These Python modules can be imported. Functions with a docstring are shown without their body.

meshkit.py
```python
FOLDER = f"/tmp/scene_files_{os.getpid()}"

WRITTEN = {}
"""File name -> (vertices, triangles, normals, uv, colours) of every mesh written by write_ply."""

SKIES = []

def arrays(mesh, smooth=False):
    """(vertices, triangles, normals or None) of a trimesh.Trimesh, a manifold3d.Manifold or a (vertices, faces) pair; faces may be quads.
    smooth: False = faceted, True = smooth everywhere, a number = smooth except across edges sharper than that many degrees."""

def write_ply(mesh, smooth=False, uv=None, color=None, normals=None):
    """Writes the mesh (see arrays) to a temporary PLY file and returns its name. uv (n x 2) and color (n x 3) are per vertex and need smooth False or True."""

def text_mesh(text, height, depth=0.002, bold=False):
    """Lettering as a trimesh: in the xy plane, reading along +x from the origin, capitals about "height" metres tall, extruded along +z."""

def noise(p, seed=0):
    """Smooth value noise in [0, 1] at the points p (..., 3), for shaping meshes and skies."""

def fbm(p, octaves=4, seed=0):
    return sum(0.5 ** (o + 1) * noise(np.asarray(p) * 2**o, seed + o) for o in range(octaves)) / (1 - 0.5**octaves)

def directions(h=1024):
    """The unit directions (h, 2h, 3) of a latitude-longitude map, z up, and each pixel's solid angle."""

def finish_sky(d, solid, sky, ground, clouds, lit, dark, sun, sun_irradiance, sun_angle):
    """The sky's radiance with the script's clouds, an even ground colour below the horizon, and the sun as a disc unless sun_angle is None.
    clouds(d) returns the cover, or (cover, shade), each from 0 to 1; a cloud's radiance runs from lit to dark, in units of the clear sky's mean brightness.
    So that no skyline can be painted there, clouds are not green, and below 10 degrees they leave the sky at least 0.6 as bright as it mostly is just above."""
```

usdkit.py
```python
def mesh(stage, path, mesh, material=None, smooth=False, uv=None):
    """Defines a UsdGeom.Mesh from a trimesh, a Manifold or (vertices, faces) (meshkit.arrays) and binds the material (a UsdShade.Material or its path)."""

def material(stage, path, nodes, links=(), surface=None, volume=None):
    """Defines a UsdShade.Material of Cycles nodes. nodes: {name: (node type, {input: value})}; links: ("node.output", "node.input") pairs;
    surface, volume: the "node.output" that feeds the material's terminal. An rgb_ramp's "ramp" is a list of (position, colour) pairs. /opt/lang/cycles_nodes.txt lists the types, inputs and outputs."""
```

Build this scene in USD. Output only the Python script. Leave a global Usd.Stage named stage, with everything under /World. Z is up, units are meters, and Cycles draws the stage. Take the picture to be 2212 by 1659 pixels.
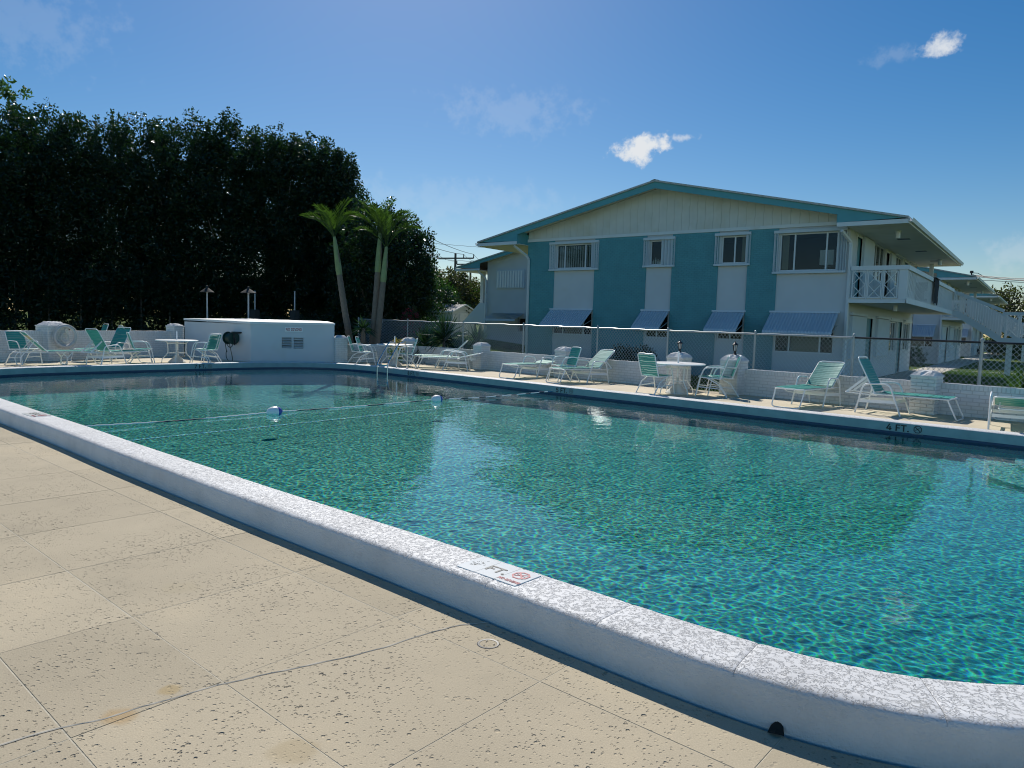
import math, random
import numpy as np, trimesh, usdkit, meshkit
from shapely.geometry import Polygon, LineString, Point, box as sbox
from shapely import affinity
from pxr import Usd, UsdGeom, UsdShade, UsdLux, Gf, Sdf, Vt

random.seed(7)
RNG = np.random.default_rng(11)
stage = Usd.Stage.CreateInMemory()
UsdGeom.SetStageUpAxis(stage, 'Z')
UsdGeom.SetStageMetersPerUnit(stage, 1.0)
world = UsdGeom.Xform.Define(stage, '/World')
UsdGeom.Scope.Define(stage, '/World/Looks')
PI = math.pi

# ------------------------------------------------------------------ camera
CAM_F, CAM_W = 1543.96, 2212.0
YAW, PITCH, ROLL = map(math.radians, (-36.66001, 4.80223, -1.59654))
CAM_POS = np.array([0, 0, 1.65])
fwd = np.array([math.sin(YAW) * math.cos(PITCH), math.cos(YAW) * math.cos(PITCH), -math.sin(PITCH)])
rgt = np.array([math.cos(YAW), -math.sin(YAW), 0.0])
dwn = np.cross(fwd, rgt)
rgt, dwn = math.cos(ROLL) * rgt + math.sin(ROLL) * dwn, -math.sin(ROLL) * rgt + math.cos(ROLL) * dwn
cam = UsdGeom.Camera.Define(stage, '/World/camera')
cam.CreateHorizontalApertureAttr(36.0)
cam.CreateVerticalApertureAttr(27.0)
cam.CreateFocalLengthAttr(36.0 * CAM_F / CAM_W)
cam.CreateClippingRangeAttr(Gf.Vec2f(0.05, 20000))
EXPOSURE = 0.0
cam.CreateExposureAttr(EXPOSURE)
cam.AddTransformOp().Set(Gf.Matrix4d(*rgt, 0, *(-dwn), 0, *(-fwd), 0, *CAM_POS, 1))

# ------------------------------------------------------------------ sky and sun
SUN_AZ, SUN_EL = math.radians(-46.0), math.radians(42.0)     # azimuth from +y towards +x
SUN_DIR = np.array([math.cos(SUN_EL) * math.sin(SUN_AZ), math.cos(SUN_EL) * math.cos(SUN_AZ), math.sin(SUN_EL)])
SKY_STRENGTH, SUN_INT = 0.080, 1.14


def cam_dir(px, py):
    d = rgt * (px - 1106) / CAM_F + dwn * (py - 829.5) / CAM_F + fwd
    return d / np.linalg.norm(d)


sky_nodes = {
    'sky': ('sky_texture', {'sky_type': 'single_scattering', 'sun_disc': False, 'sun_elevation': SUN_EL, 'sun_rotation': SUN_AZ, 'air_density': 1.0, 'aerosol_density': 0.35, 'ozone_density': 3.0, 'altitude': 0.0}),
    'tc': ('texture_coordinate', {}),
    'n1': ('noise_texture', {'scale': 46.0, 'detail': 7.0, 'roughness': 0.62}),
    'n2': ('noise_texture', {'scale': 5.0, 'detail': 6.0, 'roughness': 0.6, 'distortion': 1.2}),
    'bg': ('background_shader', {'strength': SKY_STRENGTH}),
}
sky_links = [('tc.generated', 'n1.vector'), ('tc.generated', 'n2.vector')]
sky_nodes['hs'] = ('hsv', {'saturation': 1.42, 'value': 1.0, 'fac': 1.0})
sky_links.append(('sky.color', 'hs.color'))
prev = 'hs.color'
CLOUDS = [(1378, 326, .034, .016, 1.0), (1410, 312, .022, .013, 1.0), (1350, 334, .018, .008, .85), (1480, 297, .017, .006, .6), (2046, 94, .021, .012, .8), (2026, 104, .020, .008, .45), (1110, 240, .10, .03, .12), (960, 430, .16, .03, .10), (1925, 120, .03, .012, .12), (2185, 545, .03, .02, .2), (30, 40, .10, .05, .10)]
for i, (px, py, rx, rz, amt) in enumerate(CLOUDS):
    c = cam_dir(px, py)
    a = 'c%d' % i
    sky_nodes[a + 's'] = ('vector_math', {'math_type': 'subtract', 'vector2': tuple(c)})
    sky_nodes[a + 'm'] = ('mapping', {'mapping_type': 'point', 'scale': (1 / rx, 1 / rx, 1 / rz)})
    sky_nodes[a + 'l'] = ('vector_math', {'math_type': 'length'})
    sky_nodes[a + 'k'] = ('math', {'math_type': 'multiply_add', 'value2': 3.2, 'value3': -1.6})
    sky_nodes[a + 'a'] = ('math', {'math_type': 'add'})
    sky_nodes[a + 'r'] = ('map_range', {'range_type': 'smoothstep', 'from_min': 1.1, 'from_max': 0.15, 'to_min': 0.0, 'to_max': amt, 'clamp': True})
    sky_nodes[a + 'x'] = ('mix', {'mix_type': 'mix', 'color2': (9.5, 9.9, 10.3)})
    sky_links += [('tc.generated', a + 's.vector1'), (a + 's.vector', a + 'm.vector'), (a + 'm.vector', a + 'l.vector1'), ('n1.fac', a + 'k.value1'),
                  (a + 'l.value', a + 'a.value1'), (a + 'k.value', a + 'a.value2'), (a + 'a.value', a + 'r.value'), (a + 'r.result', a + 'x.fac'), (prev, a + 'x.color1')]
    prev = a + 'x.color'
sky_links.append((prev, 'bg.color'))
sky_mat = usdkit.material(stage, '/World/Looks/sky_look', sky_nodes, sky_links, surface='bg.background')
dome = UsdLux.DomeLight.Define(stage, '/World/sky')
UsdShade.MaterialBindingAPI.Apply(dome.GetPrim()).Bind(sky_mat)
dome.GetPrim().SetCustomDataByKey('kind', 'structure')
dome.GetPrim().SetCustomDataByKey('label', 'clear blue sky with a few small white clouds')
dome.GetPrim().SetCustomDataByKey('category', 'sky')
sun = UsdLux.DistantLight.Define(stage, '/World/sun')
sun.CreateIntensityAttr(SUN_INT)
sun.CreateAngleAttr(0.53)
sun.CreateColorAttr(Gf.Vec3f(1.0, 0.955, 0.88))
sun.GetPrim().CreateAttribute('inputs:normalize', Sdf.ValueTypeNames.Bool).Set(True)
zc = SUN_DIR
xc = np.cross([0, 0, 1], zc); xc /= np.linalg.norm(xc)
yc = np.cross(zc, xc)
sun.AddTransformOp().Set(Gf.Matrix4d(*xc, 0, *yc, 0, *zc, 0, 0, 0, 30, 1))

# ------------------------------------------------------------------ materials
def look(name, color, rough=0.6, metal=0.0, var=0.12, scale=4.0, bump=0.0, bscale=40.0, spec=0.5, translucent=0.0, stain=None, detail=5.0):
    """principled with noise in colour (and optional bump and stains) in world position"""
    c = np.array(color, float)
    n = {'g': ('geometry', {}), 'nz': ('noise_texture', {'scale': scale, 'detail': detail, 'roughness': 0.6}),
         'cr': ('rgb_ramp', {'ramp': [(0.25, tuple(c * (1 - var))), (0.75, tuple(np.minimum(c * (1 + var), .95)))]}),
         'p': ('principled_bsdf', {'roughness': rough, 'metallic': metal, 'specular_ior_level': spec})}
    l = [('g.position', 'nz.vector'), ('nz.fac', 'cr.fac')]
    out = 'cr.color'
    if stain:
        sc, col, lo, hi = stain
        n['sn'] = ('noise_texture', {'scale': sc, 'detail': 6.0, 'roughness': 0.65})
        n['sr'] = ('map_range', {'from_min': lo, 'from_max': hi, 'to_min': 0.0, 'to_max': 1.0, 'clamp': True})
        n['sm'] = ('mix', {'color2': tuple(col)})
        l += [('g.position', 'sn.vector'), ('sn.fac', 'sr.value'), ('sr.result', 'sm.fac'), (out, 'sm.color1')]
        out = 'sm.color'
    l.append((out, 'p.base_color'))
    if bump:
        n['bn'] = ('noise_texture', {'scale': bscale, 'detail': 4.0, 'roughness': 0.6})
        n['b'] = ('bump', {'strength': 1.0, 'distance': bump})
        l += [('g.position', 'bn.vector'), ('bn.fac', 'b.height'), ('b.normal', 'p.normal')]
    surf = 'p.BSDF'
    if translucent:
        n['t'] = ('translucent_bsdf', {})
        n['mx'] = ('mix_closure', {'fac': translucent})
        l += [(out, 't.color'), ('p.BSDF', 'mx.closure1'), ('t.BSDF', 'mx.closure2')]
        surf = 'mx.closure'
    return usdkit.material(stage, '/World/Looks/' + name, n, l, surface=surf)


def leaf_look(name, c1, c2, trans=0.35, rough=0.35, tcol=None):
    n = {'g': ('geometry', {}), 'cr': ('rgb_ramp', {'ramp': [(0.0, c1), (1.0, c2)]}),
         'p': ('principled_bsdf', {'roughness': rough, 'specular_ior_level': 0.5}), 't': ('translucent_bsdf', {}),
         'tm': ('mix', {'mix_type': 'multiply', 'fac': 1.0, 'color2': tcol or (1.6, 1.9, 0.7)}), 'mx': ('mix_closure', {'fac': trans})}
    l = [('g.random_per_island', 'cr.fac'), ('cr.color', 'p.base_color'), ('cr.color', 'tm.color1'), ('tm.color', 't.color'), ('p.BSDF', 'mx.closure1'), ('t.BSDF', 'mx.closure2')]
    return usdkit.material(stage, '/World/Looks/' + name, n, l, surface='mx.closure')


M = {}
M['white_paint'] = look('white_paint', (.66, .67, .66), .55, var=.05, scale=1.5, stain=(0.9, (.50, .48, .42), .60, .85))
M['stucco'] = look('stucco', (.56, .575, .58), .8, var=.05, scale=1.2, bump=.004, bscale=60, stain=(.7, (.52, .50, .45), .62, .9))
M['teal_paint'] = look('teal_paint', (.085, .285, .32), .55, var=.10, scale=2.5, bump=.002, bscale=50)
M['teal_trim'] = look('teal_trim', (.085, .30, .33), .5, var=.08, scale=2)
M['siding'] = look('siding', (.60, .59, .54), .7, var=.07, scale=2.0, stain=(.55, (.50, .47, .36), .50, .75))
M['wall_brick'] = look('wall_brick', (.66, .655, .63), .75, var=.08, scale=6, bump=.004, bscale=35, stain=(1.3, (.42, .40, .35), .58, .85))
M['mortar'] = look('mortar', (.54, .535, .515), .85, var=.10, scale=7, bump=.003, bscale=50)
M['cap_paint'] = look('cap_paint', (.62, .62, .61), .8, var=.16, scale=12, bump=.015, bscale=22, stain=(6, (.48, .47, .44), .58, .8))
M['tube'] = look('tube', (.80, .80, .77), .35, var=.04, scale=3)
M['strap'] = look('strap', (.085, .43, .37), .42, var=.10, scale=2.2, translucent=.22)
M['strap_faded'] = look('strap_faded', (.62, .56, .36), .5, var=.1, scale=3, translucent=.2)
M['strap_white'] = look('strap_white', (.75, .74, .66), .5, var=.06, scale=3, translucent=.2)
M['table_white'] = look('table_white', (.82, .82, .80), .35, var=.03, scale=2)
M['concrete_base'] = look('concrete_base', (.62, .61, .57), .8, var=.1, scale=9, bump=.003)
M['galvanised'] = look('galvanised', (.36, .38, .38), .4, metal=.55, var=.12, scale=6)
M['stainless'] = look('stainless', (.66, .67, .68), .14, metal=1.0, var=.05, scale=4)
M['black_metal'] = look('black_metal', (.012, .012, .013), .4, var=.2, scale=5)
M['dark_green'] = look('dark_green', (.006, .035, .026), .4, var=.2, scale=5)
M['hose'] = look('hose', (.008, .03, .022), .45, var=.2, scale=5)
M['lamp_glass'] = look('lamp_glass', (.75, .76, .74), .25, var=.05, scale=6, translucent=.4)
M['shutter'] = look('shutter', (.55, .60, .63), .45, var=.04, scale=3)
M['awning'] = look('awning', (.56, .62, .68), .45, var=.05, scale=1.2, stain=(.8, (.52, .54, .54), .62, .85))
M['frame_alu'] = look('frame_alu', (.60, .62, .63), .4, metal=.3, var=.05, scale=4)
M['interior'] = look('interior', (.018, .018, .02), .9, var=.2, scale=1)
M['blind'] = look('blind', (.62, .62, .60), .7, var=.05, scale=3)
M['curtain'] = look('curtain', (.30, .27, .20), .8, var=.15, scale=2)
M['paper'] = look('paper', (.78, .77, .74), .8, var=.03)
M['soffit'] = look('soffit', (.66, .64, .58), .7, var=.07, scale=1.2, stain=(.8, (.50, .46, .38), .58, .85))
M['shingle'] = look('shingle', (.42, .41, .38), .9, var=.25, scale=14, bump=.006, bscale=30)
M['door_teal'] = look('door_teal', (.06, .21, .24), .45, var=.06, scale=2)
M['towel'] = look('towel', (.006, .006, .008), .95, var=.3, scale=30, bump=.01, bscale=40)
M['red_paint'] = look('red_paint', (.33, .035, .045), .5, var=.15, scale=30)
M['tile_red'] = look('tile_red', (.46, .10, .10), .4, var=.3, scale=160, detail=2)
M['tile_white'] = look('tile_white', (.78, .78, .74), .25, var=.05, scale=20)
M['tile_ink'] = look('tile_ink', (.045, .05, .047), .5, var=.45, scale=180, detail=2)
M['ink'] = look('ink', (.012, .014, .016), .5, var=.3, scale=30)
M['ink_faded'] = look('ink_faded', (.14, .16, .16), .5, var=.3, scale=60)
M['sign_white'] = look('sign_white', (.80, .79, .78), .4, var=.03)
M['float_white'] = look('float_white', (.80, .80, .78), .3, var=.04, scale=10)
M['float_blue'] = look('float_blue', (.05, .075, .36), .3, var=.08, scale=10)
M['ring_buoy'] = look('ring_buoy', (.50, .48, .47), .6, var=.10, scale=6)
M['bark'] = look('bark', (.13, .11, .085), .9, var=.3, scale=9, bump=.03, bscale=14)
M['palm_bark'] = look('palm_bark', (.13, .112, .09), .85, var=.28, scale=11, bump=.015, bscale=30)
M['crownshaft'] = look('crownshaft', (.17, .22, .09), .5, var=.25, scale=5)
M['wood_pole'] = look('wood_pole', (.075, .06, .05), .9, var=.3, scale=8)
M['drain_metal'] = look('drain_metal', (.20, .22, .20), .7, var=.2, scale=60)
M['wire'] = look('wire', (.03, .03, .035), .6, var=.1)
M['walk'] = look('walk', (.50, .46, .39), .85, var=.12, scale=3, bump=.002, bscale=60)
M['car_paint'] = look('car_paint', (.45, .47, .50), .25, metal=.4, var=.03)
M['car_glass'] = look('car_glass', (.02, .025, .03), .08, var=.05)
M['rubber'] = look('rubber', (.02, .02, .02), .8, var=.2)
M['hose_white'] = look('hose_white', (.55, .53, .50), .5, var=.1)
M['lamp_shade'] = look('lamp_shade', (.02, .024, .024), .85, var=.2)
M['post_grey'] = look('post_grey', (.42, .44, .44), .5, var=.15, scale=5)
M['dead_leaf'] = look('dead_leaf', (.012, .014, .010), .8, var=.3, scale=30)
M['shed_wall'] = look('shed_wall', (.55, .57, .55), .7, var=.08, scale=2)
M['pavers_bed'] = look('pavers_bed', (.54, .49, .38), .95, var=.15, scale=20, bump=.004, bscale=80)
M['crack'] = look('crack', (.62, .56, .45), .9, var=.12, scale=40)
M['ficus_leaf'] = leaf_look('ficus_leaf', (.016, .040, .016), (.040, .085, .026), .28, .26)
M['fine_leaf'] = leaf_look('fine_leaf', (.04, .08, .035), (.08, .13, .06), .4, .4)
M['bright_leaf'] = leaf_look('bright_leaf', (.03, .075, .018), (.09, .16, .03), .42, .35)
M['brown_leaf'] = leaf_look('brown_leaf', (.06, .065, .030), (.13, .12, .055), .35, .45)
M['palm_leaf'] = leaf_look('palm_leaf', (.05, .095, .022), (.12, .175, .045), .45, .35)
M['fan_leaf'] = leaf_look('fan_leaf', (.022, .055, .028), (.05, .095, .045), .22, .22)
M['hedge_leaf'] = leaf_look('hedge_leaf', (.016, .04, .016), (.035, .07, .025), .25, .4)
M['red_flower'] = leaf_look('red_flower', (.42, .03, .09), (.62, .06, .16), .4, .5, (1.4, 1.0, 1.0))
M['yellow_flower'] = leaf_look('yellow_flower', (.35, .30, .04), (.55, .42, .05), .4, .5, (1.2, 1.2, 1.0))
M['grass_blade'] = leaf_look('grass_blade', (.055, .11, .02), (.12, .18, .04), .4, .5)


def glass_look():
    n = {'f': ('fresnel', {'IOR': 1.5}), 'fm': ('math', {'math_type': 'multiply_add', 'value2': 0.9, 'value3': 0.0, 'use_clamp': True}), 't': ('transparent_bsdf', {'color': (.80, .84, .84)}), 'g': ('glossy_bsdf', {'color': (.75, .78, .8), 'roughness': 0.02}), 'm': ('mix_closure', {})}
    return usdkit.material(stage, '/World/Looks/window_glass', n, [('f.fac', 'fm.value1'), ('fm.value', 'm.fac'), ('t.BSDF', 'm.closure1'), ('g.BSDF', 'm.closure2')], surface='m.closure')


M['glass'] = glass_look()


def deck_look(name, base, pits=True):
    """cast coral-stone paving: cloudy tan, pits darker at the bottom"""
    b = np.array(base)
    n = {'g': ('geometry', {}),
         'n1': ('noise_texture', {'scale': 1.1, 'detail': 5.0, 'roughness': 0.6}),
         'n2': ('noise_texture', {'scale': 140.0, 'detail': 3.0, 'roughness': 0.7}),
         'r1': ('rgb_ramp', {'ramp': [(.25, tuple(b * (.78, .79, .80))), (.42, tuple(b * (.95, .95, .95))), (.55, tuple(b)), (.78, tuple(b * (1.14, 1.12, 1.09)))]}),
         'r2': ('rgb_ramp', {'ramp': [(.3, (.86, .86, .86)), (.7, (1.1, 1.1, 1.1))]}),
         'm1': ('mix', {'mix_type': 'multiply', 'fac': 1.0}),
         'is': ('object_info', {}), 'isr': ('map_range', {'to_min': .90, 'to_max': 1.05}), 'ism': ('vector_math', {'math_type': 'scale'}),
         'p': ('principled_bsdf', {'roughness': .88, 'specular_ior_level': .3})}
    l = [('g.position', 'n1.vector'), ('g.position', 'n2.vector'), ('n1.fac', 'r1.fac'), ('n2.fac', 'r2.fac'), ('r1.color', 'm1.color1'), ('r2.color', 'm1.color2'),
         ('is.random', 'isr.value'), ('m1.color', 'ism.vector1'), ('isr.result', 'ism.scale')]
    out = 'ism.vector'
    # two yellowish stains with shapes of their own
    for k, (sx, sy, r, col, amt) in enumerate([(-2.99, 1.545, .055, (.40, .28, .11), .55), (-2.935, 1.31, .075, (.42, .27, .11), .6), (-2.2, 1.62, .10, (.40, .31, .17), .45), (-4.1, 2.2, .12, (.42, .35, .22), .3)]):
        n['s%d' % k] = ('vector_math', {'math_type': 'distance', 'vector2': (sx, sy, 0)})
        n['sn%d' % k] = ('math', {'math_type': 'multiply_add', 'value2': r * 1.1, 'value3': -r * .55})
        n['sa%d' % k] = ('math', {'math_type': 'add'})
        n['sr%d' % k] = ('map_range', {'range_type': 'smoothstep', 'from_min': r * 1.15, 'from_max': r * .55, 'to_min': 0, 'to_max': amt, 'clamp': True})
        n['sm%d' % k] = ('mix', {'color2': col})
        l += [('g.position', 's%d.vector1' % k), ('n3.fac', 'sn%d.value1' % k), ('s%d.value' % k, 'sa%d.value1' % k), ('sn%d.value' % k, 'sa%d.value2' % k), ('sa%d.value' % k, 'sr%d.value' % k), ('sr%d.result' % k, 'sm%d.fac' % k), (out, 'sm%d.color1' % k)]
        out = 'sm%d.color' % k
    n['n3'] = ('noise_texture', {'scale': 9.0, 'detail': 4.0})
    l.append(('g.position', 'n3.vector'))
    if pits:
        # pit depth from three voronoi layers; clusters from a low noise
        n['cl'] = ('noise_texture', {'scale': 1.7, 'detail': 3.0}); l.append(('g.position', 'cl.vector'))
        n['clr'] = ('map_range', {'from_min': .40, 'from_max': .62, 'to_min': .15, 'to_max': 1.0, 'clamp': True}); l.append(('cl.fac', 'clr.value'))
        n['wa'] = ('noise_texture', {'scale': 60.0, 'detail': 2.0}); n['ws'] = ('vector_math', {'math_type': 'scale', 'scale': .0045}); n['wp'] = ('vector_math', {'math_type': 'add'})
        l += [('g.position', 'wa.vector'), ('wa.color', 'ws.vector1'), ('g.position', 'wp.vector1'), ('ws.vector', 'wp.vector2')]
        acc = None
        for k, (sc, lo, keep) in enumerate([(12.0, .17, .88), (28.0, .30, .68), (62.0, .36, .55)]):
            n['v%d' % k] = ('voronoi_texture', {'dimensions': '3D', 'feature': 'f1', 'scale': sc, 'randomness': 1.0})
            n['vc%d' % k] = ('separate_color', {})
            n['vk%d' % k] = ('math', {'math_type': 'greater_than', 'value2': keep})
            n['vr%d' % k] = ('map_range', {'range_type': 'smoothstep', 'from_min': lo, 'from_max': lo * .45, 'to_min': 0, 'to_max': 1, 'clamp': True})
            n['vm%d' % k] = ('math', {'math_type': 'multiply'}); n['vd%d' % k] = ('math', {'math_type': 'multiply', 'value2': (1.0, .85, .55)[k]})
            n['vx%d' % k] = ('math', {'math_type': 'multiply'})
            l += [('wp.vector', 'v%d.vector' % k), ('v%d.color' % k, 'vc%d.color' % k), ('vc%d.r' % k, 'vk%d.value1' % k), ('v%d.distance' % k, 'vr%d.value' % k), ('vr%d.result' % k, 'vm%d.value1' % k), ('vk%d.value' % k, 'vm%d.value2' % k), ('vm%d.value' % k, 'vx%d.value1' % k), ('clr.result', 'vx%d.value2' % k), ('vx%d.value' % k, 'vd%d.value1' % k)]
            if acc:
                n['vmax%d' % k] = ('math', {'math_type': 'maximum'})
                l += [(acc, 'vmax%d.value1' % k), ('vd%d.value' % k, 'vmax%d.value2' % k)]
                acc = 'vmax%d.value' % k
            else:
                acc = 'vd%d.value' % k
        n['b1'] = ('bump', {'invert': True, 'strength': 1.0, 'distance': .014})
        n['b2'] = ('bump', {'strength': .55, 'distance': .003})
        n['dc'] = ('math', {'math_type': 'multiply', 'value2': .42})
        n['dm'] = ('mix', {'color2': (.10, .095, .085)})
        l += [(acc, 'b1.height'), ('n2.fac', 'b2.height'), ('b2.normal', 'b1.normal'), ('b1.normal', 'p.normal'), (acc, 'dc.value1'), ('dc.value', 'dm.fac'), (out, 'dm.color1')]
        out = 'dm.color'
    else:
        n['b2'] = ('bump', {'strength': .3, 'distance': .001})
        l += [('n2.fac', 'b2.height'), ('b2.normal', 'p.normal')]
    l.append((out, 'p.base_color'))
    return usdkit.material(stage, '/World/Looks/' + name, n, l, surface='p.BSDF')


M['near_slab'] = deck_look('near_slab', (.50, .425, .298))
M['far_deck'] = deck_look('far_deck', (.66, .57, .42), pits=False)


def coping_look():
    """white painted knockdown texture: broad flat raised islands with ragged edged gaps on the top, rough stucco on the faces"""
    n = {'g': ('geometry', {}),
         'w': ('noise_texture', {'scale': 30.0, 'detail': 7.0, 'roughness': .74, 'distortion': .35}),
         'wr': ('map_range', {'range_type': 'smoothstep', 'from_min': .44, 'from_max': .50, 'to_min': 0, 'to_max': 1, 'clamp': True}),
         'f': ('noise_texture', {'scale': 70.0, 'detail': 5.0, 'roughness': .68}),
         'iv': ('math', {'math_type': 'subtract', 'value1': 1.0}), 'fm': ('math', {'math_type': 'multiply'}), 'f2': ('math', {'math_type': 'multiply', 'value2': .9}), 'ad': ('math', {'math_type': 'add'}),
         'sx': ('separate_xyz', {}), 'nz': ('map_range', {'range_type': 'smoothstep', 'from_min': .35, 'from_max': .9, 'to_min': 0, 'to_max': 1, 'clamp': True}), 'fs': ('math', {'math_type': 'multiply', 'value2': 3.2}), 'hm': ('mix_float', {}),
         'b': ('bump', {'strength': 1.0, 'distance': .0062}),
         'cn': ('noise_texture', {'scale': 1.6, 'detail': 7.0, 'roughness': .65}),
         'cr': ('rgb_ramp', {'ramp': [(.3, (.64, .635, .62)), (.5, (.74, .735, .72)), (.75, (.82, .815, .80))]}),
         'dg': ('noise_texture', {'scale': 5.0, 'detail': 7.0, 'roughness': .7}), 'dr': ('map_range', {'from_min': .60, 'from_max': .78, 'to_min': 0, 'to_max': .5, 'clamp': True}), 'dm': ('mix', {'color2': (.42, .41, .38)}),
         'p': ('principled_bsdf', {'roughness': .6, 'specular_ior_level': .3})}
    l = [('g.position', 'w.vector'), ('g.position', 'f.vector'), ('g.position', 'cn.vector'), ('g.position', 'dg.vector'), ('w.fac', 'wr.value'), ('wr.result', 'iv.value2'), ('f.fac', 'fm.value1'), ('iv.value', 'fm.value2'), ('fm.value', 'f2.value1'), ('wr.result', 'ad.value1'), ('f2.value', 'ad.value2'),
         ('g.true_normal', 'sx.vector'), ('sx.z', 'nz.value'), ('f.fac', 'fs.value1'), ('nz.result', 'hm.fac'), ('fs.value', 'hm.a'), ('ad.value', 'hm.b'), ('hm.result', 'b.height'),
         ('b.normal', 'p.normal'), ('cn.fac', 'cr.fac'), ('cr.color', 'dm.color1'), ('dg.fac', 'dr.value'), ('dr.result', 'dm.fac'), ('dm.color', 'p.base_color')]
    return usdkit.material(stage, '/World/Looks/coping_paint', n, l, surface='p.BSDF')


M['coping'] = coping_look()
M['coping_face_shade'] = look('coping_face_shade', (.20, .30, .31), .6, var=.15, scale=5, bump=.003, bscale=60)  # darker grey-teal paints the shade and water reflection onto the pool side


def pool_finish(name, c1, c2):
    n = {'g': ('geometry', {}), 'v': ('voronoi_texture', {'feature': 'f1', 'scale': 90.0}), 'n': ('noise_texture', {'scale': 1.3, 'detail': 4.0}), 'sc': ('separate_color', {}),
         'mx': ('math', {'math_type': 'multiply_add', 'value2': .55, 'value3': 0.0}), 'ad': ('math', {'math_type': 'multiply_add', 'value2': .45}), 'r': ('rgb_ramp', {'ramp': [(.15, c1), (.85, c2)]}), 'p': ('principled_bsdf', {'roughness': .8, 'specular_ior_level': .2})}
    l = [('g.position', 'v.vector'), ('g.position', 'n.vector'), ('v.color', 'sc.color'), ('sc.r', 'mx.value1'), ('n.fac', 'ad.value1'), ('mx.value', 'ad.value3'), ('ad.value', 'r.fac'), ('r.color', 'p.base_color')]
    return usdkit.material(stage, '/World/Looks/' + name, n, l, surface='p.BSDF')


M['pool_floor'] = pool_finish('pool_floor', (.004, .185, .172), (.010, .335, .305))
M['pool_step'] = pool_finish('pool_step', (.07, .30, .32), (.13, .42, .43))
M['floor_line'] = look('floor_line', (.05, .42, .55), .7, var=.2, scale=9)
M['tile_blue'] = look('tile_blue', (.004, .035, .085), .3, var=.15, scale=8)


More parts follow.
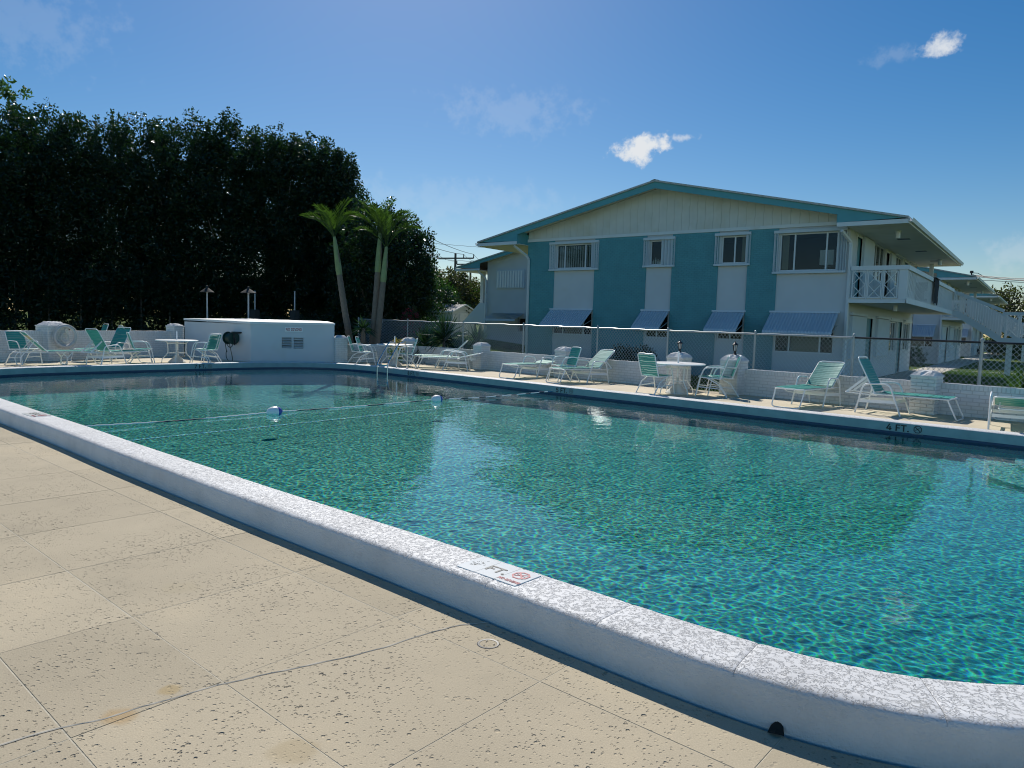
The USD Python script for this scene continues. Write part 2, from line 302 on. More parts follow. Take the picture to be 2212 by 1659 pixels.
def water_look():
    """rippled water surface: fresnel reflection over a see-through body with a caustic net of sunlight painted into its colour, a little split in hue"""
    n = {'g': ('geometry', {}),
         'wn': ('noise_texture', {'scale': 3.4, 'detail': 3.0, 'roughness': .5, 'distortion': .3}),
         'wn2': ('noise_texture', {'scale': 9.0, 'detail': 2.0, 'roughness': .5}),
         'w2': ('math', {'math_type': 'multiply', 'value2': .30}), 'wa': ('math', {'math_type': 'add'}),
         'b': ('bump', {'strength': 1.0, 'distance': .0042}),
         'f': ('fresnel', {'IOR': 1.33}),
         'gl': ('glossy_bsdf', {'color': (.95, .97, 1.0), 'roughness': .015}),
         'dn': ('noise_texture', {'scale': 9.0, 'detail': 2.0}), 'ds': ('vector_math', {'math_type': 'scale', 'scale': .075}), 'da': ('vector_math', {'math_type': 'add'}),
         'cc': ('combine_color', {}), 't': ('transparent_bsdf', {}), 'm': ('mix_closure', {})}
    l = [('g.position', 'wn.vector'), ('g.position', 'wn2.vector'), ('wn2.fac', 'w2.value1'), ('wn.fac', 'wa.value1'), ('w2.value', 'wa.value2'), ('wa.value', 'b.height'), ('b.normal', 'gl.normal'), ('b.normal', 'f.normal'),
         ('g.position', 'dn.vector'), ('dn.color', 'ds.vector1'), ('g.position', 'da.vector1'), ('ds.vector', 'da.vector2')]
    for k, (ch, off) in enumerate((('r', -.011), ('g', 0.0), ('b', .011))):  # bright caustic lines are painted into the transmission colour, shifted per channel
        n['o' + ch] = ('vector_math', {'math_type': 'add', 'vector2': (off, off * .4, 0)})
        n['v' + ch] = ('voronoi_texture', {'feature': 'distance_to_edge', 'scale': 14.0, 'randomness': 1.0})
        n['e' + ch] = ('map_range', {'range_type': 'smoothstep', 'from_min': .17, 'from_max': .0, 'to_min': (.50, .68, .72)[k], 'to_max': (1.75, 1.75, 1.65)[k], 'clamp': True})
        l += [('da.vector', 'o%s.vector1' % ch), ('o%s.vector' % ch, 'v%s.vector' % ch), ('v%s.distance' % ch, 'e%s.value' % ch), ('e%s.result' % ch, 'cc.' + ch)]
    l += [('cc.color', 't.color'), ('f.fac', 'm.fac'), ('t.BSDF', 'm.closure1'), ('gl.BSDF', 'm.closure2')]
    return usdkit.material(stage, '/World/Looks/water_surface', n, l, surface='m.closure')


M['water'] = water_look()


def lawn_look():
    n = {'g': ('geometry', {}), 'n1': ('noise_texture', {'scale': .8, 'detail': 5.0}), 'n2': ('noise_texture', {'scale': 38.0, 'detail': 3.0, 'roughness': .7}),
         'r1': ('rgb_ramp', {'ramp': [(.3, (.085, .14, .025)), (.7, (.15, .20, .05))]}), 'r2': ('rgb_ramp', {'ramp': [(.3, (.55, .55, .55)), (.7, (1.2, 1.2, 1.2))]}), 'm': ('mix', {'mix_type': 'multiply', 'fac': 1.0}),
         'b': ('bump', {'distance': .05}), 'p': ('principled_bsdf', {'roughness': .9, 'specular_ior_level': .1})}
    return usdkit.material(stage, '/World/Looks/lawn', n, [('g.position', 'n1.vector'), ('g.position', 'n2.vector'), ('n1.fac', 'r1.fac'), ('n2.fac', 'r2.fac'), ('r1.color', 'm.color1'), ('r2.color', 'm.color2'), ('m.color', 'p.base_color'), ('n2.fac', 'b.height'), ('b.normal', 'p.normal')], surface='p.BSDF')


M['lawn'] = lawn_look()


def rope_look():
    n = {'tc': ('texture_coordinate', {}), 'w': ('wave_texture', {'wave_type': 'bands', 'bands_direction': 'x', 'scale': 2.4}), 'r': ('rgb_ramp', {'ramp': [(.0, (.02, .035, .06)), (.25, (.03, .05, .09)), (.36, (.78, .80, .80))]}), 'p': ('principled_bsdf', {'roughness': .6})}
    return usdkit.material(stage, '/World/Looks/braided_rope', n, [('tc.object', 'w.vector'), ('w.fac', 'r.fac'), ('r.color', 'p.base_color')], surface='p.BSDF')


M['rope'] = rope_look()

# ------------------------------------------------------------------ mesh helpers
class MB:
    """collects boxes, bars, tubes and prisms and builds them as ONE mesh"""
    def __init__(self): self.v, self.f, self.n = [], [], 0

    def add(self, v, f):
        v = np.asarray(v, float).reshape(-1, 3); f = np.asarray(f, int)
        if f.shape[1] == 4: f = np.vstack([f[:, [0, 1, 2]], f[:, [0, 2, 3]]])
        self.v.append(v); self.f.append(f + self.n); self.n += len(v)
        return self

    def tm(self, m): return self.add(m.vertices, m.faces)

    def box(self, x0, x1, y0, y1, z0, z1):
        v = [(x, y, z) for x in (x0, x1) for y in (y0, y1) for z in (z0, z1)]
        return self.add(v, [(0, 1, 3, 2), (4, 6, 7, 5), (0, 4, 5, 1), (2, 3, 7, 6), (0, 2, 6, 4), (1, 5, 7, 3)])

    def bar(self, p, q, w, h, up=(0, 0, 1)):
        p, q = np.array(p, float), np.array(q, float)
        d = q - p; d /= np.linalg.norm(d)
        s = np.cross(d, up)
        if np.linalg.norm(s) < 1e-6: s = np.cross(d, (1, 0, 0))
        s /= np.linalg.norm(s); u = np.cross(s, d)
        c = [(-1, -1), (1, -1), (1, 1), (-1, 1)]
        v = [o + s * a * w / 2 + u * b * h / 2 for o in (p, q) for a, b in c]
        return self.add(v, [(0, 1, 2, 3), (7, 6, 5, 4), (0, 4, 5, 1), (1, 5, 6, 2), (2, 6, 7, 3), (3, 7, 4, 0)])

    def tube(self, pts, r, sides=8, closed=False):
        p = np.asarray(pts, float); n = len(p)
        r = np.broadcast_to(np.asarray(r, float), (n,))
        t = (np.roll(p, -1, 0) - np.roll(p, 1, 0)) if closed else np.gradient(p, axis=0)
        t /= np.linalg.norm(t, axis=1, keepdims=True) + 1e-12
        a = np.cross(t[0], (0, 0, 1) if abs(t[0][2]) < .9 else (1, 0, 0)); a /= np.linalg.norm(a)
        ang = np.arange(sides) * 2 * PI / sides
        rings = []
        for i in range(n):
            a = a - t[i] * (a @ t[i]); a /= np.linalg.norm(a); b = np.cross(t[i], a)
            rings.append(p[i] + r[i] * (np.cos(ang)[:, None] * a + np.sin(ang)[:, None] * b))
        v = np.concatenate(rings)
        m = n if closed else n - 1
        i, j = np.meshgrid(np.arange(m), np.arange(sides), indexing='ij')
        i2 = (i + 1) % n; j2 = (j + 1) % sides
        f = np.stack([i * sides + j, i * sides + j2, i2 * sides + j2, i2 * sides + j], -1).reshape(-1, 4)
        self.add(v, f)
        if not closed:
            self.add(np.vstack([rings[0], p[:1]]), [(sides, (k + 1) % sides, k) for k in range(sides)])
            self.add(np.vstack([rings[-1], p[-1:]]), [(sides, k, (k + 1) % sides) for k in range(sides)])
        return self

    def lathe(self, prof, c=(0, 0, 0), n=20, ax=None):
        """prof: (radius, height) pairs around z at c"""
        pr = np.asarray(prof, float); ang = np.arange(n) * 2 * PI / n
        v = np.stack([pr[:, None, 0] * np.cos(ang), pr[:, None, 0] * np.sin(ang), np.broadcast_to(pr[:, 1:2], (len(pr), n))], -1).reshape(-1, 3)
        if ax is not None: v = v @ np.asarray(ax)
        v = v + np.asarray(c)
        i, j = np.meshgrid(np.arange(len(pr) - 1), np.arange(n), indexing='ij')
        j2 = (j + 1) % n
        return self.add(v, np.stack([i * n + j, i * n + j2, (i + 1) * n + j2, (i + 1) * n + j], -1).reshape(-1, 4))

    def prism(self, poly, z0, z1):
        for g in getattr(poly, 'geoms', [poly]):
            if g.geom_type != 'Polygon' or g.area < 1e-6: continue
            m = trimesh.creation.extrude_polygon(g, z1 - z0, engine='earcut'); m.apply_translation((0, 0, z0)); self.tm(m)
        return self

    def wall_poly(self, poly, y0, y1, T=None):
        """a polygon drawn in (x, z) given thickness between y0 and y1; T maps the points afterwards"""
        for g in getattr(poly, 'geoms', [poly]):
            if g.geom_type != 'Polygon' or g.area < 1e-6: continue
            m = trimesh.creation.extrude_polygon(g, abs(y1 - y0), engine='earcut')
            v = np.array(m.vertices); v = np.stack([v[:, 0], min(y0, y1) + v[:, 2], v[:, 1]], 1)
            self.add(v if T is None else T(v), np.array(m.faces)[:, ::-1])
        return self

    def move(self, fn):
        self.v = [fn(v) for v in self.v]; return self

    def arrays(self): return np.vstack(self.v), np.vstack(self.f)


def numbered(path):
    if not stage.GetPrimAtPath(path).IsValid(): return path
    k = 1
    while stage.GetPrimAtPath('%s_%03d' % (path, k)).IsValid(): k += 1
    return '%s_%03d' % (path, k)


COUNT = {}


def free(parent, name):
    k = COUNT.get((parent, name), 0); COUNT[(parent, name)] = k + 1
    return '%s/%s' % (parent, name) if k == 0 else '%s/%s_%03d' % (parent, name, k)


def pth(p): return '/World' if p is None else (p if isinstance(p, str) else str(p.GetPath()))


def obj(name, mb, mat, parent=None, smooth=False, label=None, kind=None):
    path = free(pth(parent), name)
    m = usdkit.mesh(stage, path, mb.arrays() if isinstance(mb, MB) else mb, M[mat] if isinstance(mat, str) else mat, smooth=smooth)
    p = m.GetPrim()
    if label: p.SetCustomDataByKey('label', label)
    if kind: p.SetCustomDataByKey('kind', kind)
    return p


def tag(p, label=None, cat=None, group=None, kind=None):
    for k, v in (('label', label), ('category', cat), ('group', group), ('kind', kind)):
        if v: p.SetCustomDataByKey(k, v)
    return p


def thing(name, label, cat, loc=(0, 0, 0), rz=0.0, group=None, kind=None):
    x = UsdGeom.Xform.Define(stage, free('/World', name))
    x.AddTranslateOp().Set(Gf.Vec3d(*map(float, loc))); x.AddRotateZOp().Set(float(rz))
    return tag(x.GetPrim(), label, cat, group, kind)


def dup(src, label, loc, rz=0.0, group=None):
    base = str(src.GetPath()).rsplit('/', 1)[1]
    if base[-4:-3] == '_' and base[-3:].isdigit(): base = base[:-4]
    x = UsdGeom.Xform.Define(stage, free('/World', base))
    x.GetPrim().GetReferences().AddInternalReference(src.GetPath())
    UsdGeom.Xformable(x).ClearXformOpOrder()
    x.GetPrim().GetAttribute('xformOp:translate').Set(Gf.Vec3d(*map(float, loc)))
    x.GetPrim().GetAttribute('xformOp:rotateZ').Set(float(rz))
    UsdGeom.Xformable(x).SetXformOpOrder([UsdGeom.XformOp(x.GetPrim().GetAttribute('xformOp:translate')), UsdGeom.XformOp(x.GetPrim().GetAttribute('xformOp:rotateZ'))])
    x.GetPrim().SetInstanceable(True)
    return tag(x.GetPrim(), label, src.GetCustomDataByKey('category'), group or src.GetCustomDataByKey('group'))


def rounded(pts, r, n=5):
    """polyline with its inner corners rounded"""
    p = [np.array(q, float) for q in pts]; out = [p[0]]
    for a, b, c in zip(p, p[1:], p[2:]):
        u, w = a - b, c - b; lu, lw = np.linalg.norm(u), np.linalg.norm(w); k = min(r, lu * .48, lw * .48)
        s, e = b + u / lu * k, b + w / lw * k
        for t in np.linspace(0, 1, n): out.append((1 - t) ** 2 * s + 2 * t * (1 - t) * b + t * t * e)
    return out + [p[-1]]


def rot2(v, deg):
    a = math.radians(deg); c, s = math.cos(a), math.sin(a); v = np.asarray(v, float)
    return np.stack([v[..., 0] * c - v[..., 1] * s, v[..., 0] * s + v[..., 1] * c] + ([v[..., 2]] if v.shape[-1] == 3 else []), -1)


def resample(p, step=None, n=None, closed=True):
    q = np.vstack([p, p[:1]]) if closed else np.asarray(p)
    s = np.r_[0, np.cumsum(np.linalg.norm(np.diff(q, axis=0), axis=1))]
    n = n or int(round(s[-1] / step))
    t = np.linspace(0, s[-1], n, endpoint=not closed)
    return np.stack([np.interp(t, s, q[:, k]) for k in range(q.shape[1])], 1), s[-1]


# ------------------------------------------------------------------ pool outline (inner edge of the coping)
ctrl = np.array([(-0.60, 3.285), (-0.33, 3.37), (-.02, 3.56), (0.40, 3.98), (0.85, 4.65), (1.35, 5.6), (1.85, 7.0), (2.1, 8.6), (2.15, 10.2), (1.95, 11.5), (1.45, 12.4), (.7, 12.92), (-.2, 13.10),
                 (-1.5, 13.27), (-2.9, 13.45), (-4.1, 13.60), (-6.3, 13.93), (-8.5, 14.2), (-10.6, 14.55), (-13.2, 14.93), (-15.3, 15.22), (-16.9, 15.46), (-18.0, 15.45), (-18.9, 15.25), (-19.55, 14.75), (-20.0, 14.0), (-20.3, 12.8), (-20.5, 11.2), (-20.68, 9.6), (-20.78, 8.2),
                 (-20.75, 7.0), (-20.45, 6.1), (-19.7, 5.4), (-18.5, 4.95), (-17.0, 4.72), (-15, 4.5), (-13.87, 4.38), (-11.5, 4.17), (-9.93, 4.05), (-8.0, 3.86), (-6.22, 3.71), (-5.08, 3.61), (-3.78, 3.52), (-2.3, 3.40), (-1.6, 3.34), (-1.0, 3.295)])


def catmull(c, k=10):
    n = len(c); out = []
    for i in range(n):
        p0, p1, p2, p3 = c[i - 1], c[i], c[(i + 1) % n], c[(i + 2) % n]
        for t in np.linspace(0, 1, k, endpoint=False):
            out.append(.5 * ((2 * p1) + (-p0 + p2) * t + (2 * p0 - 5 * p1 + 4 * p2 - p3) * t * t + (-p0 + 3 * p1 - 3 * p2 + p3) * t ** 3))
    return np.array(out)


raw = catmull(ctrl)
rim, PERIM = resample(raw, step=.075)
from scipy.ndimage import gaussian_filter1d
rim = gaussian_filter1d(rim, 5, axis=0, mode='wrap')
NR = len(rim)
tng = np.roll(rim, -1, 0) - np.roll(rim, 1, 0); tng /= np.linalg.norm(tng, axis=1, keepdims=True)
nrm = np.stack([tng[:, 1], -tng[:, 0]], 1)                      # outward for a counter-clockwise rim
if Polygon(rim).exterior.is_ccw is False: nrm = -nrm
COPW = .37
pool_poly = Polygon(rim)
cop_outer = Polygon(rim + nrm * COPW).buffer(0)
NEAR_Z, FAR_Z, WATER_Z = 0.0, .15, 0.0


def smoothstep(a, b, x): t = np.clip((x - a) / (b - a), 0, 1); return t * t * (3 - 2 * t)


def ground_z(x, y): return -.10 + .88 * smoothstep(-19, -33, np.asarray(x, float)) * smoothstep(17, 36, np.asarray(y, float)) + .55 * smoothstep(-25.5, -34, np.asarray(x, float)) * smoothstep(26, 12, np.asarray(y, float))


# ------------------------------------------------------------------ ground
xs, ys = np.arange(-100, 61, 1.0), np.arange(-30, 131, 1.0)
gx, gy = np.meshgrid(xs, ys, indexing='ij')
gv = np.stack([gx, gy, ground_z(gx, gy)], -1).reshape(-1, 3)
gf = []
hole = cop_outer.buffer(-.02)
hb = hole.bounds
for i in range(len(xs) - 1):
    for j in range(len(ys) - 1):
        if hb[0] - 1 < xs[i] < hb[2] + 1 and hb[1] - 1 < ys[j] < hb[3] + 1 and hole.intersects(sbox(xs[i], ys[j], xs[i + 1], ys[j + 1])): continue
        a = i * len(ys) + j; b = (i + 1) * len(ys) + j
        gf.append((a, b, b + 1, a + 1))
g = MB().add(gv, gf)
R0 = (-100, 60, -30, 130)
for (x0, x1, y0, y1) in ((-2500, -100, -2500, 2500), (60, 2500, -2500, 2500), (-100, 60, -2500, -30), (-100, 60, 130, 2500)):
    za, zb = (float(ground_z(-100, 30)), -.1)
    z4 = [float(ground_z(x, y)) for x, y in ((x0, y0), (x1, y0), (x1, y1), (x0, y1))]
    g.add([(x0, y0, z4[0]), (x1, y0, z4[1]), (x1, y1, z4[2]), (x0, y1, z4[3])], [(0, 1, 2, 3)])
tag(obj('ground', g, 'lawn'), 'mown green lawn around the pool deck and the buildings', 'ground', kind='structure')

# ------------------------------------------------------------------ decks
SL_O, SL_U, SL_V = np.array([-4.826, 2.889]), np.array([math.cos(-.0752), math.sin(-.0752)]), np.array([math.sin(.0752), math.cos(.0752)])
near_area = sbox(-16.3, -4, 6.5, 4.9)
deck_edge = cop_outer.buffer(.02)
tag(obj('deck_bed', MB().prism(near_area.difference(deck_edge), -.06, -.0016), 'pavers_bed'), 'sandy mortar bed showing in the joints of the near paving', 'paving', kind='structure')
dk = thing('near_deck', 'tan pitted coral stone paving in the foreground', 'paving', kind='structure')
ub = [0] + [1.02 * k for k in range(1, 9)]
us = [-12.6, -11.5, -10.4, -9.30, -8.22, -7.15, -6.12, -5.34 + .02, -4.27, -3.205, -2.10, -1.045, 0, 1.017, 2.03, 3.065, 4.065, 5.1, 6.12, 7.15, 8.2, 9.2, 10.3]
vs = [-6.6, -5.6, -4.6, -3.6, -2.62, -1.62, -1.005, 0, 1.01, 2.02]
us = [-11.5, -10.4, -9.35, -8.3, -7.25, -6.2, -5.35, -4.262, -3.20, -2.10, -1.045, 0, 1.017, 2.03, 3.065, 4.065, 5.1, 6.12, 7.15, 8.2, 9.2, 10.3]
for i in range(len(us) - 1):
    for j in range(len(vs) - 1):
        gu, gvv = random.uniform(.0006, .0016), random.uniform(.0012, .0022)
        q = [(us[i] + gu, vs[j] + gvv), (us[i + 1] - gu, vs[j] + gvv), (us[i + 1] - gu, vs[j + 1] - gvv), (us[i] + gu, vs[j + 1] - gvv)]
        poly = Polygon([tuple(SL_O + SL_U * a + SL_V * b) for a, b in q]).intersection(near_area).difference(deck_edge)
        if poly.is_empty or poly.area < .004: continue
        top = poly.buffer(-.002)
        mb = MB().prism(poly, -.03, -.002)
        if not top.is_empty: mb.prism(top, -.002, 0.0)
        dz = random.uniform(-.0007, .0007)
        mb.move(lambda v: v + np.array([0, 0, dz]))
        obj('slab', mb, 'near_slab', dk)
# filled crack across the joints and the round cover of a drain
crk = [(-3.22, .60), (-3.10, .90), (-3.026, 1.137), (-2.975, 1.26), (-2.949, 1.371), (-2.895, 1.58), (-2.859, 1.722), (-2.76, 1.96), (-2.651, 2.227), (-2.572, 2.437), (-2.512, 2.713), (-2.451, 2.893), (-2.347, 3.02)]
cp = []
for k, (x, y) in enumerate(crk): cp.append((x + random.uniform(-.008, .008), y, .0))
cq, _ = resample(np.array(cp), n=70, closed=False)
wv = np.array([.003 + .004 * random.random() for _ in cq])
cq[:, 0] += gaussian_filter1d(np.random.default_rng(3).normal(0, .012, len(cq)), 1.5)
tt = np.gradient(cq, axis=0); sd = np.stack([-tt[:, 1], tt[:, 0], 0 * tt[:, 0]], 1); sd /= np.linalg.norm(sd, axis=1, keepdims=True)
rb = np.concatenate([cq + sd * wv[:, None] + (0, 0, .0015), cq + (0, 0, .004), cq - sd * wv[:, None] + (0, 0, .0015)])
n_ = len(cq)
obj('patched_crack', MB().add(rb, [(i, i + 1, n_ + i + 1, n_ + i) for i in range(n_ - 1)] + [(n_ + i, n_ + i + 1, 2 * n_ + i + 1, 2 * n_ + i) for i in range(n_ - 1)]), 'crack', dk)
dr = thing('drain_cover', 'small round metal drain cover set in the tan paving', 'drain cover', (-2.199, 2.812, .0))
obj('lid', MB().lathe([(0, -.001), (.040, -.001), (.043, -.003)], n=24), 'drain_metal', dr)
obj('rim', MB().lathe([(.0435, -.002), (.0455, .001), (.056, .0015), (.060, -.001)], n=24), 'black_metal', dr)
for k in range(3): obj('screw', MB().lathe([(0, .0045), (.0035, .004), (.004, .002)], (.031 * math.cos(k * 2.1 + .4), .031 * math.sin(k * 2.1 + .4), 0), 8), 'black_metal', dr)

far_all = Polygon([(-25.2, 4.0), (-16.3, 4.0), (-16.3, 4.9), (-14, 7), (0, 7), (2.8, 4.5), (7, 4.9), (7, 14.2), (-.4, 15.75), (-14.6, 18.35), (-18.6, 18.7), (-19.75, 16.6), (-20.5, 15.7), (-25.6, 13.9)])
fd = far_all.difference(cop_outer.buffer(-.05))
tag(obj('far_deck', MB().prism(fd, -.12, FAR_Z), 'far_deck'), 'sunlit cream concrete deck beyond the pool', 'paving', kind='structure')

# ------------------------------------------------------------------ pool basin, water, coping
def floor_z(x): return -.27 - .18 * smoothstep(-3, -16, np.asarray(x, float))


ins = rim - nrm * .012
wb = MB()
zt = np.full(NR, .04)
top = np.c_[ins, zt]; bot = np.c_[ins, floor_z(ins[:, 0]) - .02]
idx = np.arange(NR); nx = (idx + 1) % NR
wl = MB().add(np.vstack([np.c_[ins, np.full(NR, -.10)], bot]), np.stack([idx, nx, nx + NR, idx + NR], 1))
basin = thing('pool_basin', 'teal pebble finished swimming pool shell', 'pool', kind='structure')
obj('pool_wall', wl, 'pool_floor', basin)
nb = int(PERIM / .15)
b0 = MB().add(np.vstack([np.c_[ins, zt], np.c_[ins, np.full(NR, -.10)]]), np.stack([idx, nx, nx + NR, idx + NR], 1))
obj('waterline_tile', b0, 'tile_blue', basin)
fp = Polygon(ins)
tv, tf = trimesh.creation.triangulate_polygon(fp, engine='earcut')
# a floor that follows the slope: cut the outline into strips along x
fl = MB()
cuts = np.linspace(-21, 2.4, 60)
for a, b in zip(cuts, cuts[1:]):
    part = fp.intersection(sbox(a, -5, b, 30))
    for gpoly in getattr(part, 'geoms', [part]):
        if gpoly.geom_type != 'Polygon' or gpoly.area < 1e-6: continue
        v2, f2 = trimesh.creation.triangulate_polygon(gpoly, engine='earcut')
        fl.add(np.c_[v2, floor_z(v2[:, 0])], f2)
obj('pool_floor', fl, 'pool_floor', basin)
pa_, pb_ = np.array([-9.6, 5.2]), np.array([-11.2, 11.6])
def _cz(px, py, Z):
    d = rgt * (px - 1106) / CAM_F + dwn * (py - 829.5) / CAM_F + fwd; return CAM_POS + d * ((Z - CAM_POS[2]) / d[2])
ln0, ln1 = _cz(285, 948, -.38), _cz(1170, 858, -.36); dl = (ln1 - ln0)[:2]; dl /= np.linalg.norm(dl); sl_ = np.array([-dl[1], dl[0]])
lm = MB()
for t_ in np.linspace(0, 1, 40): pass
pts_ = [ln0[:2] + (ln1 - ln0)[:2] * t_ for t_ in np.linspace(-.03, 1.03, 40)]
lv_ = np.array([(*(q + sl_ * s_ * .05), float(floor_z(q[0])) + .006) for s_ in (-1, 1) for q in pts_])
obj('floor_line', MB().add(lv_, [(i, i + 1, 41 + i, 40 + i) for i in range(39)]), 'floor_line', basin)
# curved entry steps in the far right corner
for k, (r, z) in enumerate(((2.6, -.20), (2.0, -.13), (1.4, -.06))):
    st = Point(1.75, 12.7).buffer(r, 48).intersection(fp.buffer(-.004))
    obj('step', MB().prism(st, -.30, z), 'pool_step', basin)
wv_, wf_ = trimesh.creation.triangulate_polygon(Polygon(rim).buffer(-.010), engine='earcut')
tag(obj('pool_water', MB().add(np.c_[wv_, np.full(len(wv_), WATER_Z)], wf_), 'water'), 'clear teal rippled pool water', 'water', kind='structure')

# coping: one bullnosed block after another round the rim
PROFILE = [(.040, .018), (.008, .020), (-.004, .030), (-.006, .085), (-.006, .165), (.000, .186), (.016, .198), (.040, .202), (.16, .203), (.29, .203), (.328, .199), (.348, .188), (.359, .168), (.363, .10), (.366, .03), (.368, -.03)]
cpg = thing('pool_coping', 'white rough painted raised coping around the pool', 'coping', kind='structure')
arc = np.arange(NR) * PERIM / NR


def at_arc(s):
    s = s % PERIM
    k = np.interp(s, np.r_[arc, PERIM], np.r_[np.arange(NR), NR])
    i0 = int(k) % NR; i1 = (i0 + 1) % NR; t = k - int(k)
    p = rim[i0] * (1 - t) + rim[i1] * t; n = nrm[i0] * (1 - t) + nrm[i1] * t
    return p, n / np.linalg.norm(n)


def arc_of(x, y):
    return arc[np.argmin(np.hypot(rim[:, 0] - x, rim[:, 1] - y))]


known = sorted([arc_of(*q) for q in ((-.364, 3.40), (-.948, 3.30), (-1.638, 3.35), (-2.36, 3.39), (-3.061, 3.47), (-3.78, 3.55), (-4.46, 3.58), (-5.0, 3.61), (-5.652, 3.66), (-6.222, 3.71), (-6.944, 3.77), (-7.707, 3.85), (-8.45, 3.9), (-9.2, 3.97), (-9.933, 4.05))])
joints = list(known)
lo, hi = known[-1], known[0] + PERIM
k = int(round((hi - lo) / .74))
joints += [lo + (hi - lo) * i / k for i in range(1, k)]
joints = sorted(joints)
for a, b in zip(joints, joints[1:] + [joints[0] + PERIM]):
    near = at_arc((a + b) / 2)[0][0] > -12 and at_arc((a + b) / 2)[0][1] < 5
    m = max(3, int((b - a) / (.018 if near else .08)))
    ss = np.r_[a + .0012, a + .008, np.linspace(a + .03, b - .03, m), b - .008, b - .0012]
    rows = []
    for si, s in enumerate(ss):
        p, n = at_arc(s)
        inset = .0035 if si in (0, len(ss) - 1) else (.001 if si in (1, len(ss) - 2) else 0)
        row = []
        pl, nl = at_arc(a) if si == 0 else (at_arc(b) if si == len(ss) - 1 else (p, n))
        for (d, z) in PROFILE:
            cx, cz = .18, .09
            if z < .18 and si in (0, len(ss) - 1): row.append((*(pl + nl * d), z)); continue
            row.append((*(p + n * (d - np.sign(d - cx) * inset * (abs(d - cx) > .1) * (z > .13))), z - inset * (z > .17)))
        rows.append(row)
    V = np.array(rows); V[..., 2] += (meshkit.noise(V * 1.3, 5) - .5)[...] * .004
    if near:
        edge = np.array([1.0 if 9 <= q <= 13 else (.35 if q < 15 else 0) for q in range(len(PROFILE))])[None, :]; fr = (meshkit.fbm(V * 42, 3, 8) - .5) * edge
        V[1:-1, :, 2] += fr[1:-1] * .011; V[1:-1, :, 1] += fr[1:-1] * .010
    ns, npf = V.shape[0], V.shape[1]
    i, j = np.meshgrid(np.arange(ns - 1), np.arange(npf - 1), indexing='ij')
    mb = MB().add(V.reshape(-1, 3), np.stack([i * npf + j, (i + 1) * npf + j, (i + 1) * npf + j + 1, i * npf + j + 1], -1).reshape(-1, 4))
    for e, sgn in ((0, 1), (ns - 1, -1)):
        fan = [(e * npf, e * npf + q, e * npf + q + 1)[::sgn] for q in range(1, npf - 1)]
        mb.f.append(np.array(fan)); 
    blk = obj('coping_block', mb, 'coping', cpg, smooth=50 if near else 40)
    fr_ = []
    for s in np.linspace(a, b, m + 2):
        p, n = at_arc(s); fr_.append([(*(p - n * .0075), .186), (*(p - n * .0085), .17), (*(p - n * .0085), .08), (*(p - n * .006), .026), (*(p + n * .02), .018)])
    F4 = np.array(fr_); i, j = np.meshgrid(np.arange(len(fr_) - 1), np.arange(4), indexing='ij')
    obj('pool_face', MB().add(F4.reshape(-1, 3), np.stack([i * 5 + j, i * 5 + j + 1, (i + 1) * 5 + j + 1, (i + 1) * 5 + j], -1).reshape(-1, 4)), 'coping_face_shade', blk)


# ------------------------------------------------------------------ depth markers
def letters(txt, h, depth=.002, bold=True):
    m = meshkit.text_mesh(txt, h, depth, bold)
    v = np.array(m.vertices); v[:, 0] -= (v[:, 0].min() + v[:, 0].max()) / 2; v[:, 1] -= h / 2
    return v, np.array(m.faces)


def octagon(r, w, d0, d1):
    mb = MB()
    o = Point(0, 0).buffer(1).exterior
    ring = Polygon([(r * math.cos(PI / 8 + k * PI / 4), r * math.sin(PI / 8 + k * PI / 4)) for k in range(8)])
    ring = ring.difference(ring.buffer(-w))
    bar = LineString([(-r * .70, r * .70), (r * .70, -r * .70)]).buffer(w * .5, cap_style=2)
    swim = LineString([(-r * .55, -r * .35), (-r * .1, -.02 * r), (r * .35, r * .38)]).buffer(w * .28).union(Point(r * .46, r * .46).buffer(w * .42)).union(LineString([(-r * .6, r * .12), (-r * .1, 0), (r * .6, -r * .08)]).buffer(w * .18))
    return mb.prism(ring.union(bar).union(swim), d0, d1)


def on_frame(mb, o, ex, ey, ez):
    o, ex, ey, ez = map(np.asarray, (o, ex, ey, ez))
    return mb.move(lambda v: o + v[:, :1] * ex + v[:, 1:2] * ey + v[:, 2:] * ez)


